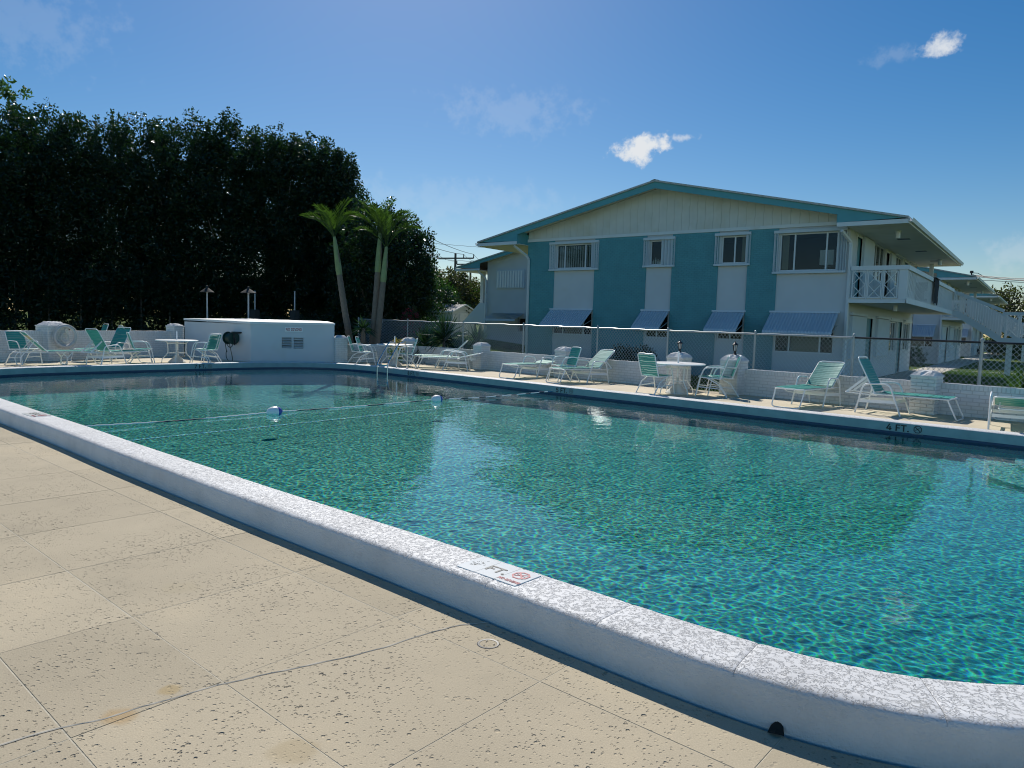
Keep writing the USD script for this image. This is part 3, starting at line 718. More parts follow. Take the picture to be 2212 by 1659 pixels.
def top_marker(xy, txt, lab, faded, s0=.157):
    a = arc_of(*xy); p, n = at_arc(a)
    ex = np.array([-n[1], n[0], 0.0]); ex = ex if ex[0] > 0 else -ex
    ey = np.array([-n[0], -n[1], 0.0]); ez = np.array([0, 0, 1.0])
    o = np.array([*(p + n * .165), .2075])
    t = thing('depth_marker', lab, 'depth marker', (0, 0, 0), 0, 'pool depth markers')
    for k in range(3):
        w = s0 - .004
        body = MB().prism(sbox(-w / 2, -w * .76, w / 2, w * .76).buffer(-.004).buffer(.004), -.006, .0)
        if k == 0: face = MB().add(*letters(txt if not faded else '8', .085, .0012))
        elif k == 1: face = MB().add(*letters('FT.', .074, .0012))
        else: face = None
        off = (k - 1) * s0
        tl = obj('tile', on_frame(body.move(lambda v: v + (off, 0, 0)), o, ex, ey, ez), 'tile_white', t)
        if face is not None and not (faded and k == 0):
            obj('lettering', on_frame(face.move(lambda v: v + (off, 0, .0012)), o, ex, ey, ez), 'tile_ink', tl)
        elif k == 0:
            rr = np.random.default_rng(5); fm = MB()
            for _ in range(26):
                x, y = rr.normal(0, .025), rr.normal(0, .028); a2 = rr.uniform(0, 6.28)
                fm.prism(affinity.rotate(sbox(x - .008, y - .0012, x + .008, y + .0012), math.degrees(a2)), .0008, .0014)
            obj('worn_numeral', on_frame(fm.move(lambda v: v + (off, 0, 0)), o, ex, ey, ez), 'ink_faded', tl)
        if k == 2:
            oc = octagon(.057, .0105, .0010, .0022).move(lambda v: v + (off, .026, 0))
            obj('no_diving_symbol', on_frame(oc, o, ex, ey, ez), 'tile_red', tl)
            obj('lettering', on_frame(MB().add(*letters('NO DIVING', .021, .0012)).move(lambda v: v * (1.0, 1.25, 1) + (off, -.078, .001)), o, ex, ey, ez), 'tile_red', tl)


top_marker((-2.49, 3.42), '3', 'white tiles on the near coping reading FT. with a red no diving symbol', True)
top_marker((-11.2, 4.14), '5', 'small tiles on the near coping at far left reading 5 FT.', False)


def face_marker(xy, txt, lab):
    a = arc_of(*xy); p, n = at_arc(a)
    ez = np.array([-n[0], -n[1], 0.0]); ey = np.array([0, 0, 1.0]); ex = np.cross(ey, ez)
    o = np.array([*(p - n * .0115), .108])
    t = thing('depth_marker', lab, 'depth marker', (0, 0, 0), 0, 'pool depth markers')
    obj('numeral', on_frame(MB().add(*letters(txt, .105, .003)).move(lambda v: v + (-.22, 0, 0)), o, ex, ey, ez), 'ink', t)
    obj('lettering', on_frame(MB().add(*letters('FT.', .105, .003)).move(lambda v: v + (-.015, 0, 0)), o, ex, ey, ez), 'ink', t)
    obj('no_diving_symbol', on_frame(octagon(.064, .010, 0, .003).move(lambda v: v + (.215, .005, 0)), o, ex, ey, ez), 'ink_faded' if txt != '4' else 'ink', t)
    obj('underline', on_frame(MB().prism(sbox(.13, -.078, .30, -.066), 0, .003), o, ex, ey, ez), 'ink_faded', t)


face_marker((-1.78, 13.3), '4', 'black 4 FT. lettering on the far coping below the upright lounger')
face_marker((-9.05, 14.28), '5', 'black 5 FT. lettering on the far coping where the float rope ends')
face_marker((-14.95, 15.17), '8', 'black 8 FT. lettering on the far coping beside the pool ladder')
face_marker((-20.45, 11.75), '7', 'black 7 FT. lettering on the coping at the deep end')


# ------------------------------------------------------------------ helper: a point of the photograph's view carried onto a real plane
def ray(px, py): return rgt * (px - 1106) / CAM_F + dwn * (py - 829.5) / CAM_F + fwd
def on_y(px, py, Y): d = ray(px, py); return CAM_POS + d * (Y / d[1])
def on_z(px, py, Z): d = ray(px, py); return CAM_POS + d * ((Z - CAM_POS[2]) / d[2])
def on_face(px, py, p0, n): d = ray(px, py); n = np.array([*n, 0.0]); return CAM_POS + d * ((np.array([*p0, 0]) - CAM_POS) @ n / (d @ n))
def polar(az, dist): return np.array([dist * math.sin(math.radians(az)), dist * math.cos(math.radians(az))])


# ------------------------------------------------------------------ white brick walls and pillars
def brick_run(t, p0, p1, z0, z1, rng, single, budget=999):
    """courses on the face that looks to the right of p0 -> p1, top row of bricks on end"""
    p0, p1 = np.array(p0, float), np.array(p1, float); L = np.linalg.norm(p1 - p0); u = (p1 - p0) / L; n = np.array([u[1], -u[0]])
    H = z1 - z0; top = .098; nc = max(1, int(round((H - top) / .067))); ch = (H - top) / nc
    stuff = MB(); made = 0

    def put(a, b, za, zb):
        nonlocal made
        j = rng.uniform(.002, .008); mb = stuff if not (single and made < budget) else MB()
        a, b = max(a, .0), min(b, L)
        if b - a < .02: return
        c = [p0 + u * a, p0 + u * b]
        v = [(*(q + n * o), z) for q in c for o in (-.01, j) for z in (za, zb)]
        e = .004
        v = [(*(p0 + u * s + n * o), z) for (s, o, z) in ((a, -.01, za), (b, -.01, za), (b, -.01, zb), (a, -.01, zb), (a + e, j, za + e), (b - e, j, za + e), (b - e, j, zb - e), (a + e, j, zb - e))]
        mb.add(v, [(4, 5, 6, 7), (0, 1, 5, 4), (1, 2, 6, 5), (2, 3, 7, 6), (3, 0, 4, 7)])
        if mb is not stuff:
            obj('brick', mb, 'wall_brick', t); made += 1
    for c in range(nc):
        x = -rng.uniform(0, .02) - (.105 if c % 2 else 0)
        while x < L:
            w = .203 * rng.uniform(.97, 1.03); put(x + .005, x + w - .005, z0 + c * ch + .005, z0 + (c + 1) * ch - .005); x += w
    x = 0
    while x < L:
        w = .069 * rng.uniform(.95, 1.05); put(x + .004, x + w - .004, z1 - top + .004, z1 - .003); x += w
    if stuff.v: obj('brick_courses', stuff, 'wall_brick', t, kind='stuff')


def wall_seg(p0, p1, z0, z1, label, seed, single=False, budget=999):
    p0, p1 = np.array(p0, float), np.array(p1, float); u = (p1 - p0) / np.linalg.norm(p1 - p0); n = np.array([u[1], -u[0]])
    t = thing('brick_wall', label, 'wall', (0, 0, 0), 0, 'low white brick walls round the pool deck')
    th = .20
    core = MB().prism(Polygon([tuple(p0), tuple(p1), tuple(p1 - n * th), tuple(p0 - n * th)]), z0 - .25, z1 - .002)
    obj('core', core, 'mortar', t)
    brick_run(t, p0, p1, z0, z1, np.random.default_rng(seed), single, budget)
    capb = MB()
    r2 = np.random.default_rng(seed + 99); x = 0; L = np.linalg.norm(p1 - p0)
    while x < L:
        w = .069 * r2.uniform(.95, 1.05); j = r2.uniform(.002, .010)
        q = [p0 + u * (x + .003) + n * .004, p0 + u * min(x + w - .003, L) + n * .004, p0 + u * min(x + w - .003, L) - n * (th + .004), p0 + u * (x + .003) - n * (th + .004)]
        capb.prism(Polygon([tuple(k) for k in q]), z1 - .01, z1 + j); x += w
    obj('coping_row', capb, 'wall_brick', t, kind='stuff')
    return t


def pillar(c, deg, z0, zs, zc, label, seed, w=.42, single=False):
    t = thing('brick_pillar', label, 'pillar', (c[0], c[1], 0), deg, 'white brick pillars with sloped caps')
    h = w / 2
    obj('core', MB().box(-h + .006, h - .006, -h + .006, h - .006, z0 - .2, zs), 'mortar', t)
    rng = np.random.default_rng(seed); ch = .067; nc = int(round((zs - z0) / ch)); ch = (zs - z0) / nc; mbs = MB()
    for k in range(nc):
        for fcn in range(4):
            x = -h + (.0 if (k + fcn) % 2 else -.1)
            while x < h:
                a, b = max(x, -h) + .004, min(x + .205, h) - .004; x += .205
                if b - a < .03: continue
                j = rng.uniform(.0, .006); za, zb = z0 + k * ch + .005, z0 + (k + 1) * ch - .004; e = .004
                v = np.array([(a, -h + .01, za), (b, -h + .01, za), (b, -h + .01, zb), (a, -h + .01, zb), (a + e, -h - j, za + e), (b - e, -h - j, za + e), (b - e, -h - j, zb - e), (a + e, -h - j, zb - e)])
                v = rot2(v, 90 * fcn)
                mb = MB() if single else mbs
                mb.add(v, [(4, 5, 6, 7), (0, 1, 5, 4), (1, 2, 6, 5), (2, 3, 7, 6), (3, 0, 4, 7)])
                if single: obj('brick', mb, 'wall_brick', t)
    if not single: obj('brick_courses', mbs, 'wall_brick', t, kind='stuff')
    # rough pyramid cap with a flat, lumpy top
    n = 9; g_ = np.linspace(-1, 1, n); gx_, gy_ = np.meshgrid(g_, g_, indexing='ij'); m = np.maximum(abs(gx_), abs(gy_))
    zz = zs + (zc - zs) * np.clip((1 - m) / .52, 0, 1) ** .8
    P3 = np.stack([gx_ * (h + .012), gy_ * (h + .012), zz], -1)
    P3[..., 2] += (meshkit.fbm(P3 * 14 + seed, 3) - .5) * .07 * (m < .95)
    i, j = np.meshgrid(np.arange(n - 1), np.arange(n - 1), indexing='ij')
    cap = MB().add(P3.reshape(-1, 3), np.stack([i * n + j, (i + 1) * n + j, (i + 1) * n + j + 1, i * n + j + 1], -1).reshape(-1, 4))
    cap.box(-h - .012, h + .012, -h - .012, h + .012, zs - .03, zs + .001)
    obj('cap', cap, 'cap_paint', t)
    return t


def wy(x): return 15.60 - .172 * x


WD = math.degrees(math.atan(-.172))
WT = .745
wall_seg((-1.62, wy(-1.62)), (3.2, wy(3.2)), FAR_Z, WT, 'white brick wall at the right edge, right of the pillar', 21, True, 140)
wall_seg((-5.62, wy(-5.62)), (-2.0, wy(-2.0)), FAR_Z, WT, 'white brick wall behind the two right loungers, between two pillars', 22, True, 160)
wall_seg((-10.92, wy(-10.92)), (-7.5, wy(-7.5)), FAR_Z, WT - .01, 'white brick wall left of the table with the lantern pillar behind', 23)
wall_seg((-14.5, wy(-14.5)), (-11.28, wy(-11.28)), FAR_Z, WT, 'white brick wall behind the flat lounger under the shaded gable corner', 24)
wall_seg((-18.45, wy(-18.45)), (-14.9, wy(-14.9)), FAR_Z, WT + .01, 'white brick wall under the spiky plant behind the pool ladder', 25)
wall_seg((-19.62, 16.6), (-18.7, 18.6), FAR_Z, .782, 'short white brick wall beside the pump house and below the palms', 26)
wall_seg((-23.75, 4.6), (-24.15, 8.85), FAR_Z, 1.05, 'white brick wall at the far left behind a teal armchair', 27)
wall_seg((-24.25, 9.3), (-25.2, 13.3), FAR_Z, 1.05, 'white brick wall behind the left loungers, right of the ring buoy pillar', 28)
P1 = pillar((-1.80, wy(-1.80) - .10), WD, FAR_Z, .885, .985, 'white brick pillar with a blotchy cap behind the right lounger', 41, .44, True)
P2 = pillar((-5.82, wy(-5.82) - .10), WD, FAR_Z, .955, 1.075, 'white brick pillar with a black lantern, right of the wall opening', 42, .46)
P3_ = pillar((-7.30, wy(-7.30) - .10), WD, FAR_Z, .945, 1.055, 'white brick pillar with a black lantern, behind the round table', 43, .44)
P4 = pillar((-11.1, wy(-11.1) - .08), WD, FAR_Z, .93, 1.03, 'white brick pillar half hidden by a teal chair back', 44)
P5 = pillar((-14.7, wy(-14.7) - .08), WD, FAR_Z, .925, 1.025, 'white brick pillar right of the spiky plant', 45, .40)
P6 = pillar((-18.58, 18.62), WD - 25, FAR_Z, .93, 1.05, 'broad white pillar cap seen behind the pool ladder', 46, .50)
P7 = pillar((-19.72, 16.42), 60, FAR_Z, 1.0, 1.09, 'white brick pillar at the right end of the pump house', 47)
P8 = pillar((-25.25, 13.45), -76, FAR_Z, 1.25, 1.32, 'white brick pillar at the left end of the pump house', 48)
P9 = pillar((-24.2, 9.07), -80, FAR_Z, 1.22, 1.34, 'white brick pillar with the ring buoy, at the far left', 49, .62)


def lantern(c, z, label):
    t = thing('pillar_lantern', label, 'lantern', (c[0], c[1], z), 0, 'black lanterns on the pillars of the wall opening')
    obj('base', MB().lathe([(0, 0), (.050, 0), (.045, .03), (.026, .05), (.030, .085), (.036, .10), (0, .10)], n=12), 'black_metal', t)
    obj('glass', MB().lathe([(0, .10), (.034, .10), (.048, .235), (0, .235)], n=6), 'lamp_glass', t)
    for k in range(6):
        a = k * PI / 3; obj('bar', MB().bar((.037 * math.cos(a), .037 * math.sin(a), .10), (.051 * math.cos(a), .051 * math.sin(a), .236), .009, .009), 'black_metal', t)
    obj('roof', MB().lathe([(0, .232), (.075, .232), (.070, .246), (.040, .275), (.012, .290), (.016, .305), (.007, .32), (0, .325)], n=12), 'black_metal', t)


lantern((-5.82, wy(-5.82) - .10), 1.07, 'black lantern with pale glass on the pillar right of the wall opening')
lantern((-7.30, wy(-7.30) - .10), 1.05, 'black lantern with pale glass on the pillar behind the round table')

# ring buoy hung on the far left pillar
t = thing('ring_buoy', 'pale round ring buoy hanging on the far left wall pillar', 'ring buoy', (-23.84, 9.28, .90))
aa = np.linspace(0, 2 * PI, 40, endpoint=False)
ex = np.array([-.18, .98, 0])
obj('ring', MB().tube([ex * .31 * math.cos(a) + np.array([0, 0, .31 * math.sin(a)]) for a in aa], .048, 8, True), 'ring_buoy', t, smooth=True)
obj('grab_line', MB().tube([ex * (.375 + .012 * math.sin(4 * a)) * math.cos(a) + np.array([.02, 0, (.375 + .012 * math.sin(4 * a)) * math.sin(a)]) for a in aa], .010, 5, True), 'hose_white', t)
for k in range(4):
    a = PI / 4 + k * PI / 2; obj('band', MB().tube([ex * .31 * math.cos(a + d) + np.array([0, 0, .31 * math.sin(a + d)]) for d in (-.09, 0, .09)], .052, 10), 'hose_white', t)
obj('coiled_line', MB().tube([ex * .13 * math.cos(3 * a) * (1 - .05 * a) + np.array([0.0, 0, .16 * math.sin(3 * a) * (1 - .05 * a) - .03]) for a in np.linspace(0, 6.2, 50)], .012, 5), 'hose_white', t)
obj('hook', MB().tube([(0, 0, .25), (.03, 0, .22), (.03, .0, .12)], .012, 6), 'stainless', t)

# ------------------------------------------------------------------ chain link fence behind the wall
def fy(x): return 16.10 - .172 * x
def frz(x): return 1.66 + (x + 20) / 22 * (-.13)


fe = thing('chain_link_fence', 'grey chain link fence with pipe rails behind the low white wall', 'fence')
px_posts = [774, 1130, 1290, 1441.8, 1630.5, 1844, 2122]
posts = []
for px in px_posts:
    d = ray(px, 740); x = 16.10 / (d[1] / d[0] + .172); posts.append(x)
posts = [posts[0], on_face(880, 740, (0, 16.10), (.172, 1))[0], on_face(1000, 740, (0, 16.10), (.172, 1))[0]] + posts[1:] + [2.6]
for x in posts:
    r = .030 if x == posts[-2] else .024
    obj('post', MB().tube([(x, fy(x), -.2), (x, fy(x), frz(x) + .05)], r, 8), 'galvanised', fe)
    obj('post_cap', MB().lathe([(r + .008, 0), (r + .008, .02), (r * .8, .045), (0, .06)], (x, fy(x), frz(x) + .03), 8), 'galvanised', fe)
for a, b in zip(posts, posts[1:]):
    obj('top_rail', MB().tube([(a + .02, fy(a), frz(a)), (b - .02, fy(b), frz(b))], .021, 8), 'galvanised' if a < -4.9 else 'black_metal', fe)
wm = MB(); pitch = .095; sl = .095
x0, x1 = posts[0], posts[-1]; zb = .05
up_n = np.array([.172, 1, 0]) / math.hypot(.172, 1)
for sgn in (1, -1):
    x = x0 - 1.8
    while x < x1 + 1.8:
        # a wire climbs one diamond (pitch wide, 1.15 pitch tall)
        pts = []
        za, zc_ = zb, None
        xa = x; xb = x + sgn * (1.58 / 1.15)
        t0, t1 = 0., 1.
        # clip to the fence's length
        lo_, hi_ = (x0 - xa) / (xb - xa), (x1 - xa) / (xb - xa)
        t0, t1 = max(t0, min(lo_, hi_)), min(t1, max(lo_, hi_))
        if t1 - t0 > .02:
            f = lambda t_: (xa + (xb - xa) * t_, fy(xa + (xb - xa) * t_) + sgn * .003, zb + (frz(xa + (xb - xa) * t_) - zb) * t_)
            p, q = f(t0), f(t1); wm.bar(p, q, .007, .007)
        x += pitch
obj('wire_mesh', wm, 'galvanised', fe, kind='stuff')

# ------------------------------------------------------------------ pump house
PA, PR, PL = np.array([-21.22, 13.88]), np.array([-19.85, 16.25]), np.array([-25.05, 13.70])
ph = thing('pump_house', 'low white pump house with two louvred vents behind the deep end', 'pump house')
bk1, bk2 = PR + np.array([-2.3, 1.5]), PL + np.array([.0, 2.6])
body = Polygon([tuple(q) for q in (PL, PA, PR, bk1, bk2)])
nF = np.array([(PR - PA)[1], -(PR - PA)[0]]); nF /= np.linalg.norm(nF); uF = (PR - PA) / np.linalg.norm(PR - PA)
nL = np.array([(PA - PL)[1], -(PA - PL)[0]]); nL /= np.linalg.norm(nL); uL = (PA - PL) / np.linalg.norm(PA - PL)


def face_xy(px, py): q = on_face(px, py, PA, nF); return (q[:2] - PA) @ uF, q[2]


va = [face_xy(608.8, 728.9), face_xy(630.1, 752.2)]; vb = [face_xy(634.1, 729.5), face_xy(655.5, 752.9)]
Lf = np.linalg.norm(PR - PA)
wallp = sbox(0, .13, Lf, 1.43)
holes = [sbox(a[0], b[1], b[0], a[1]) for a, b in (va, vb)]
for h_ in holes: wallp = wallp.difference(h_)
T_F = lambda v: np.c_[PA + v[:, :1] * uF + nF * (-v[:, 1:2]), v[:, 2]]
obj('front_wall', MB().wall_poly(wallp, 0, .14, T_F), 'stucco', ph)
obj('rear_body', MB().prism(Polygon([tuple(q) for q in (PL, PA + np.array([0, 0.0]), PA - nF * .25 , PR - nF * .25, bk1, bk2)]), -.1, 1.41), 'stucco', ph)
zr = lambda xy: 1.43 + .022 * np.clip((np.atleast_2d(xy) - PA) @ np.array([-.62, .78]), 0, 9)
rp = body.buffer(.02, join_style=2); rv, rf = trimesh.creation.triangulate_polygon(rp, engine='earcut')
rt = MB().add(np.c_[rv, zr(rv) + .05], rf).add(np.c_[rv, zr(rv) - .02], rf[:, ::-1])
ext = np.array(rp.exterior.coords)
for a, b in zip(ext, ext[1:]):
    rt.add([(*a, float(zr(a)[0]) - .02), (*b, float(zr(b)[0]) - .02), (*b, float(zr(b)[0]) + .05), (*a, float(zr(a)[0]) + .05)], [(0, 1, 2, 3)])
obj('roof_slab', rt, 'white_paint', ph)
for (a, b) in (va, vb):
    vt = obj('vent', MB().wall_poly(sbox(a[0] - .02, b[1] - .02, b[0] + .02, a[1] + .02).difference(sbox(a[0], b[1], b[0], a[1])), -.012, .03, T_F), 'stucco', ph)
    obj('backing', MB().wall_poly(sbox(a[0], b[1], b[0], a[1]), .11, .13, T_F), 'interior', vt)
    hh = a[1] - b[1]
    for k in range(4):
        z_ = b[1] + hh * (k + .5) / 4
        sl_ = MB().add(T_F(np.array([(x, y, z) for x in (a[0], b[0]) for y, z in ((-.004, z_ - hh * .085), (.085, z_ + hh * .10), (.085, z_ + hh * .13), (-.004, z_ - hh * .05))])), [(0, 1, 2, 3), (7, 6, 5, 4), (0, 4, 5, 1), (1, 5, 6, 2), (2, 6, 7, 3), (3, 7, 4, 0)])
        obj('louvre', sl_, 'stucco', vt)
s0, s1 = face_xy(615.5, 706.6), face_xy(653.6, 716.6)
sg = thing('wall_sign', 'white sign reading NO DIVING in red on the pump house', 'sign')
obj('plate', MB().wall_poly(sbox(s0[0], s1[1], s1[0], s0[1]), -.012, -.001, T_F), 'sign_white', sg)
lv, lf = letters('NO DIVING', .105, .003, True)
w_ = lv[:, 0].max() - lv[:, 0].min(); lv = lv * np.array([(s1[0] - s0[0]) * .90 / w_, (s0[1] - s1[1]) * .66 / .105, 1]) 
obj('lettering', MB().add(T_F(np.stack([lv[:, 0] + (s0[0] + s1[0]) / 2, -.0125 - lv[:, 2], lv[:, 1] + (s0[1] + s1[1]) / 2], 1)), lf), 'red_paint', sg)

# hose reel on the left face of the pump house
hq = on_face((450 + 1340 * .18083) / 1.35624, (900 + 500 * .18083) / 1.35624, PA, nL)
hr = thing('hose_reel', 'dark green garden hose reel with hanging hose on the pump house wall', 'hose reel', (hq[0], hq[1], hq[2]), math.degrees(math.atan2(uL[1], uL[0])))
R90 = np.array([[1, 0, 0], [0, 0, 1], [0, -1, 0]], float)          # lathe axis from z to -y
obj('bracket', MB().box(-.20, .30, -.05, -.0, .17, .215).box(-.17, -.13, -.30, .0, .16, .19).box(.22, .26, -.30, .0, .16, .19).bar((.24, -.26, .19), (.27, -.26, -.23), .04, .02).bar((-.15, -.26, .19), (-.16, -.26, -.02), .04, .02), 'black_metal', hr)
RX = np.array([[0, 0, 1], [0, 1, 0], [-1, 0, 0]], float)
obj('side_disc', MB().lathe([(0, -.16), (.21, -.16), (.215, -.15), (.21, -.14), (0, -.14)], (.03, -.22, -.0), 24, RX), 'dark_green', hr)
obj('side_disc', MB().lathe([(0, .16), (.21, .16), (.215, .17), (.21, .18), (0, .18)], (.03, -.22, -.0), 24, RX), 'dark_green', hr)
hc = [(.03 - .13 + .26 * (k / 160), -.22 + (.15 + .025 * (k // 80)) * math.cos(k * .55), (.15 + .025 * (k // 80)) * math.sin(k * .55)) for k in range(160)]
obj('wound_hose', MB().tube(hc, .014, 6), 'hose', hr)
obj('hanging_hose', MB().tube(catmull(np.array([(.02, -.30, -.18), (.07, -.25, -.45), (.10, -.22, -.70), (.0, -.2, -.80), (-.20, -.18, -.76), (-.34, -.15, -.66), (-.40, -.12, -.52), (-.38, -.1, -.42)]))[:70], .013, 6), 'hose', hr)
obj('hanging_hose', MB().tube(catmull(np.array([(-.10, -.28, .10), (-.24, -.26, .02), (-.26, -.24, -.22), (-.22, -.22, -.45), (-.20, -.22, -.42), (-.22, -.22, -.2)]))[:38], .013, 6), 'hose', hr)
obj('hanging_hose', MB().tube(catmull(np.array([(-.12, -.30, -.14), (-.08, -.26, -.27), (.03, -.25, -.31), (.15, -.26, -.25), (.18, -.3, -.15), (.1, -.3, -.1)]))[:44], .013, 6), 'hose', hr)
obj('crank', MB().tube([(.22, -.22, 0), (.30, -.22, 0), (.30, -.24, -.17), (.34, -.24, -.19)], .015, 6), 'black_metal', hr)

# ------------------------------------------------------------------ apartment building
BASE = np.array([-11.85, 25.5, -.1])


class Building:
    def __init__(self, label, group=None): self.t = thing('apartment_building', label, 'building', BASE, 0, group)
    def part(self, name, mb, mat, parent=None, **k): return obj(name, mb.move(lambda v: v - BASE), mat, parent or self.t, **k)


def T_side(X):                                   # (y, depth, z) drawing onto a wall that faces +x
    return lambda v: np.stack([X - v[:, 1], v[:, 0], v[:, 2]], 1)


ab = Building('two storey white and teal brick gabled apartment building facing the pool', 'row of apartment buildings')
YG = 25.53
XL, XR, ZT = -18.3, -5.4, 5.19
UP = [(-16.85, -15.10, 4.02, 5.02), (-12.53, -12.03, 4.06, 5.0), (-9.70, -8.79, 4.04, 5.02), (-7.63, -5.75, 3.72, 5.0)]
LO = [(-16.95, -15.03, 1.27, 2.2), (-12.62, -11.66, 1.27, 2.2), (-9.73, -8.77, 1.29, 2.2), (-7.66, -5.70, .93, 2.2)]
gw = sbox(XL, -.1, XR, ZT)
for a in UP + LO: gw = gw.difference(sbox(a[0], a[2], a[1], a[3]))
ab.part('gable_wall', MB().wall_poly(gw, YG, YG + .2), 'stucco')
sw = sbox(YG + .2, -.1, 40.4, ZT)
U_OP = [(26.62, 27.42, 2.86, 4.92, 'door'), (29.6, 31.92, 3.70, 5.05, 'window'), (32.1, 32.76, 2.86, 4.92, 'darkdoor'), (34.1, 36.05, 3.72, 5.0, 'window'), (36.55, 37.66, 2.86, 4.92, 'door'), (38.15, 40.05, 3.72, 5.0, 'window')]
L_OP = [(29.06, 30.2, -.08, 2.22, 'door'), (33.85, 35.77, .91, 2.2, 'window'), (36.03, 37.12, -.08, 2.22, 'door'), (37.58, 39.53, .91, 2.2, 'window')]
for a in U_OP + L_OP: sw = sw.difference(sbox(a[0], a[2], a[1], a[3]))
TS = T_side(XR)
ab.part('side_wall', MB().wall_poly(sw, 0, .2, TS), 'stucco')
ab.part('side_wall', MB().box(XL, XL + .2, YG + .2, 40.2, -.1, ZT), 'stucco')
ab.part('rear_wall', MB().box(XL, XR, 40.2, 40.4, -.1, ZT), 'stucco')
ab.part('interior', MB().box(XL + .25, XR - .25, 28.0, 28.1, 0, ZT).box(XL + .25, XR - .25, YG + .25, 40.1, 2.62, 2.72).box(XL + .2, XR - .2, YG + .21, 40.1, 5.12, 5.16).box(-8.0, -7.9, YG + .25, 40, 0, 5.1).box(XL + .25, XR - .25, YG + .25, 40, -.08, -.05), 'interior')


def flat_window(x0, x1, z0, z1, y, mull, parent=None, T=None, blind=None, fw=.045, name='window', dark=None):
    """a slim metal frame with its glass, mullions and what hangs behind"""
    fr = sbox(x0, z0, x1, z1).difference(sbox(x0 + fw, z0 + fw, x1 - fw, z1 - fw))
    w = ab.part(name, MB().wall_poly(fr, y + .05, y + .11, T), 'frame_alu', parent)
    for m in mull: ab.part('mullion', MB().wall_poly(sbox(m - .025, z0 + fw, m + .025, z1 - fw), y + .052, y + .105, T), 'frame_alu', w)
    edges = [x0 + fw] + sorted(mull) + [x1 - fw]
    for a, b in zip(edges, edges[1:]): ab.part('pane', MB().wall_poly(sbox(a, z0 + fw, b, z1 - fw), y + .078, y + .083, T), 'glass', w)
    if blind == 'vertical':
        n = int((x1 - x0) / .115)
        for k in range(n):
            xc_ = x0 + .06 + (x1 - x0 - .12) * (k + .5) / n
            ab.part('blind_slat', MB().wall_poly(sbox(xc_ - .036, z0 + .06, xc_ + .036, z1 - .07), y + .16, y + .165, T), 'blind', w)
    elif blind: ab.part('blind', MB().wall_poly(sbox(blind[0], z0 + .03, blind[1], z1 - .02), y + .15, y + .16, T), blind[2], w)
    return w


def shutter(x0, x1, z0, z1, y, n, mat='shutter', parent=None, T=None, depth=.12):
    """folded accordion shutter: a row of standing leaves"""
    mb = MB(); xs_ = np.linspace(x0, x1, 2 * n + 1); ys_ = [y - depth * .25 if i % 2 else y - depth for i in range(2 * n + 1)]
    for i in range(2 * n):
        v = np.array([(xs_[i], ys_[i], z0), (xs_[i + 1], ys_[i + 1], z0), (xs_[i + 1], ys_[i + 1], z1), (xs_[i], ys_[i], z1)])
        mb.add(v if T is None else T(v), [(0, 1, 2, 3)])
    for xx in (x0, x1):
        mb.wall_poly(sbox(xx - .006, z0, xx + .006, z1), y - depth, y, T)
    return ab.part('shutter', mb, mat, parent)


WIN = [
    (UP[0], [-16.45, -15.45], 'vertical', (-17.12, -16.9, 2), (-15.08, -14.77, 3)),
    (UP[1], [], None, (-12.75, -12.56, 2), (-12.00, -11.48, 4)),
    (UP[2], [-9.22], (-9.0, -8.83, 'curtain'), (-9.90, -9.80, 1), (-8.76, -8.63, 1)),
    (UP[3], [-7.14, -6.11], (-7.58, -7.36, 'curtain'), (-7.79, -7.68, 1), (-5.72, -5.47, 3))]
for (x0, x1, z0, z1), mull, bl, sl, sr in WIN:
    w = flat_window(x0, x1, z0, z1, YG, mull, blind=bl)
    ab.part('window_head', MB().box(sl[0] - .02, sr[1] + .02, YG - .14, YG - .002, z1 + .005, z1 + .10), 'shutter', w)
    ab.part('sill', MB().box(sl[0] - .02, sr[1] + .02, YG - .15, YG - .002, z0 - .09, z0 - .02), 'shutter', w)
    for s in (sl, sr): shutter(s[0], s[1], z0 - .02, z1 + .005, YG - .003, s[2], parent=w)
w = flat_window(*LO[0], YG, [-16.45, -15.45], blind=(-16.4, -15.5, 'curtain'))
flat_window(*LO[1], YG, [-12.14]); flat_window(*LO[2], YG, [-9.25])
w = flat_window(*LO[3], YG, [-7.16, -6.15], blind=(-7.12, -6.2, 'curtain'))
# lamp with a pale shade, a note and bottles behind the glass
ab.part('table_lamp', MB().box(-6.42, -5.98, YG + .5, YG + .7, 3.95, 4.45).box(-6.24, -6.18, YG + .56, YG + .62, 3.7, 3.95).box(-6.9, -5.8, YG + .4, YG + .9, 3.66, 3.70), 'paper')
for k, (bx_, bh) in enumerate(((-12.44, .18), (-12.34, .26), (-12.24, .20), (-12.16, .15))): ab.part('bottle', MB().lathe([(0, 0), (.03, 0), (.03, bh * .6), (.012, bh * .75), (.012, bh), (0, bh)], (bx_, YG + .13, 4.10), 8), 'paper')

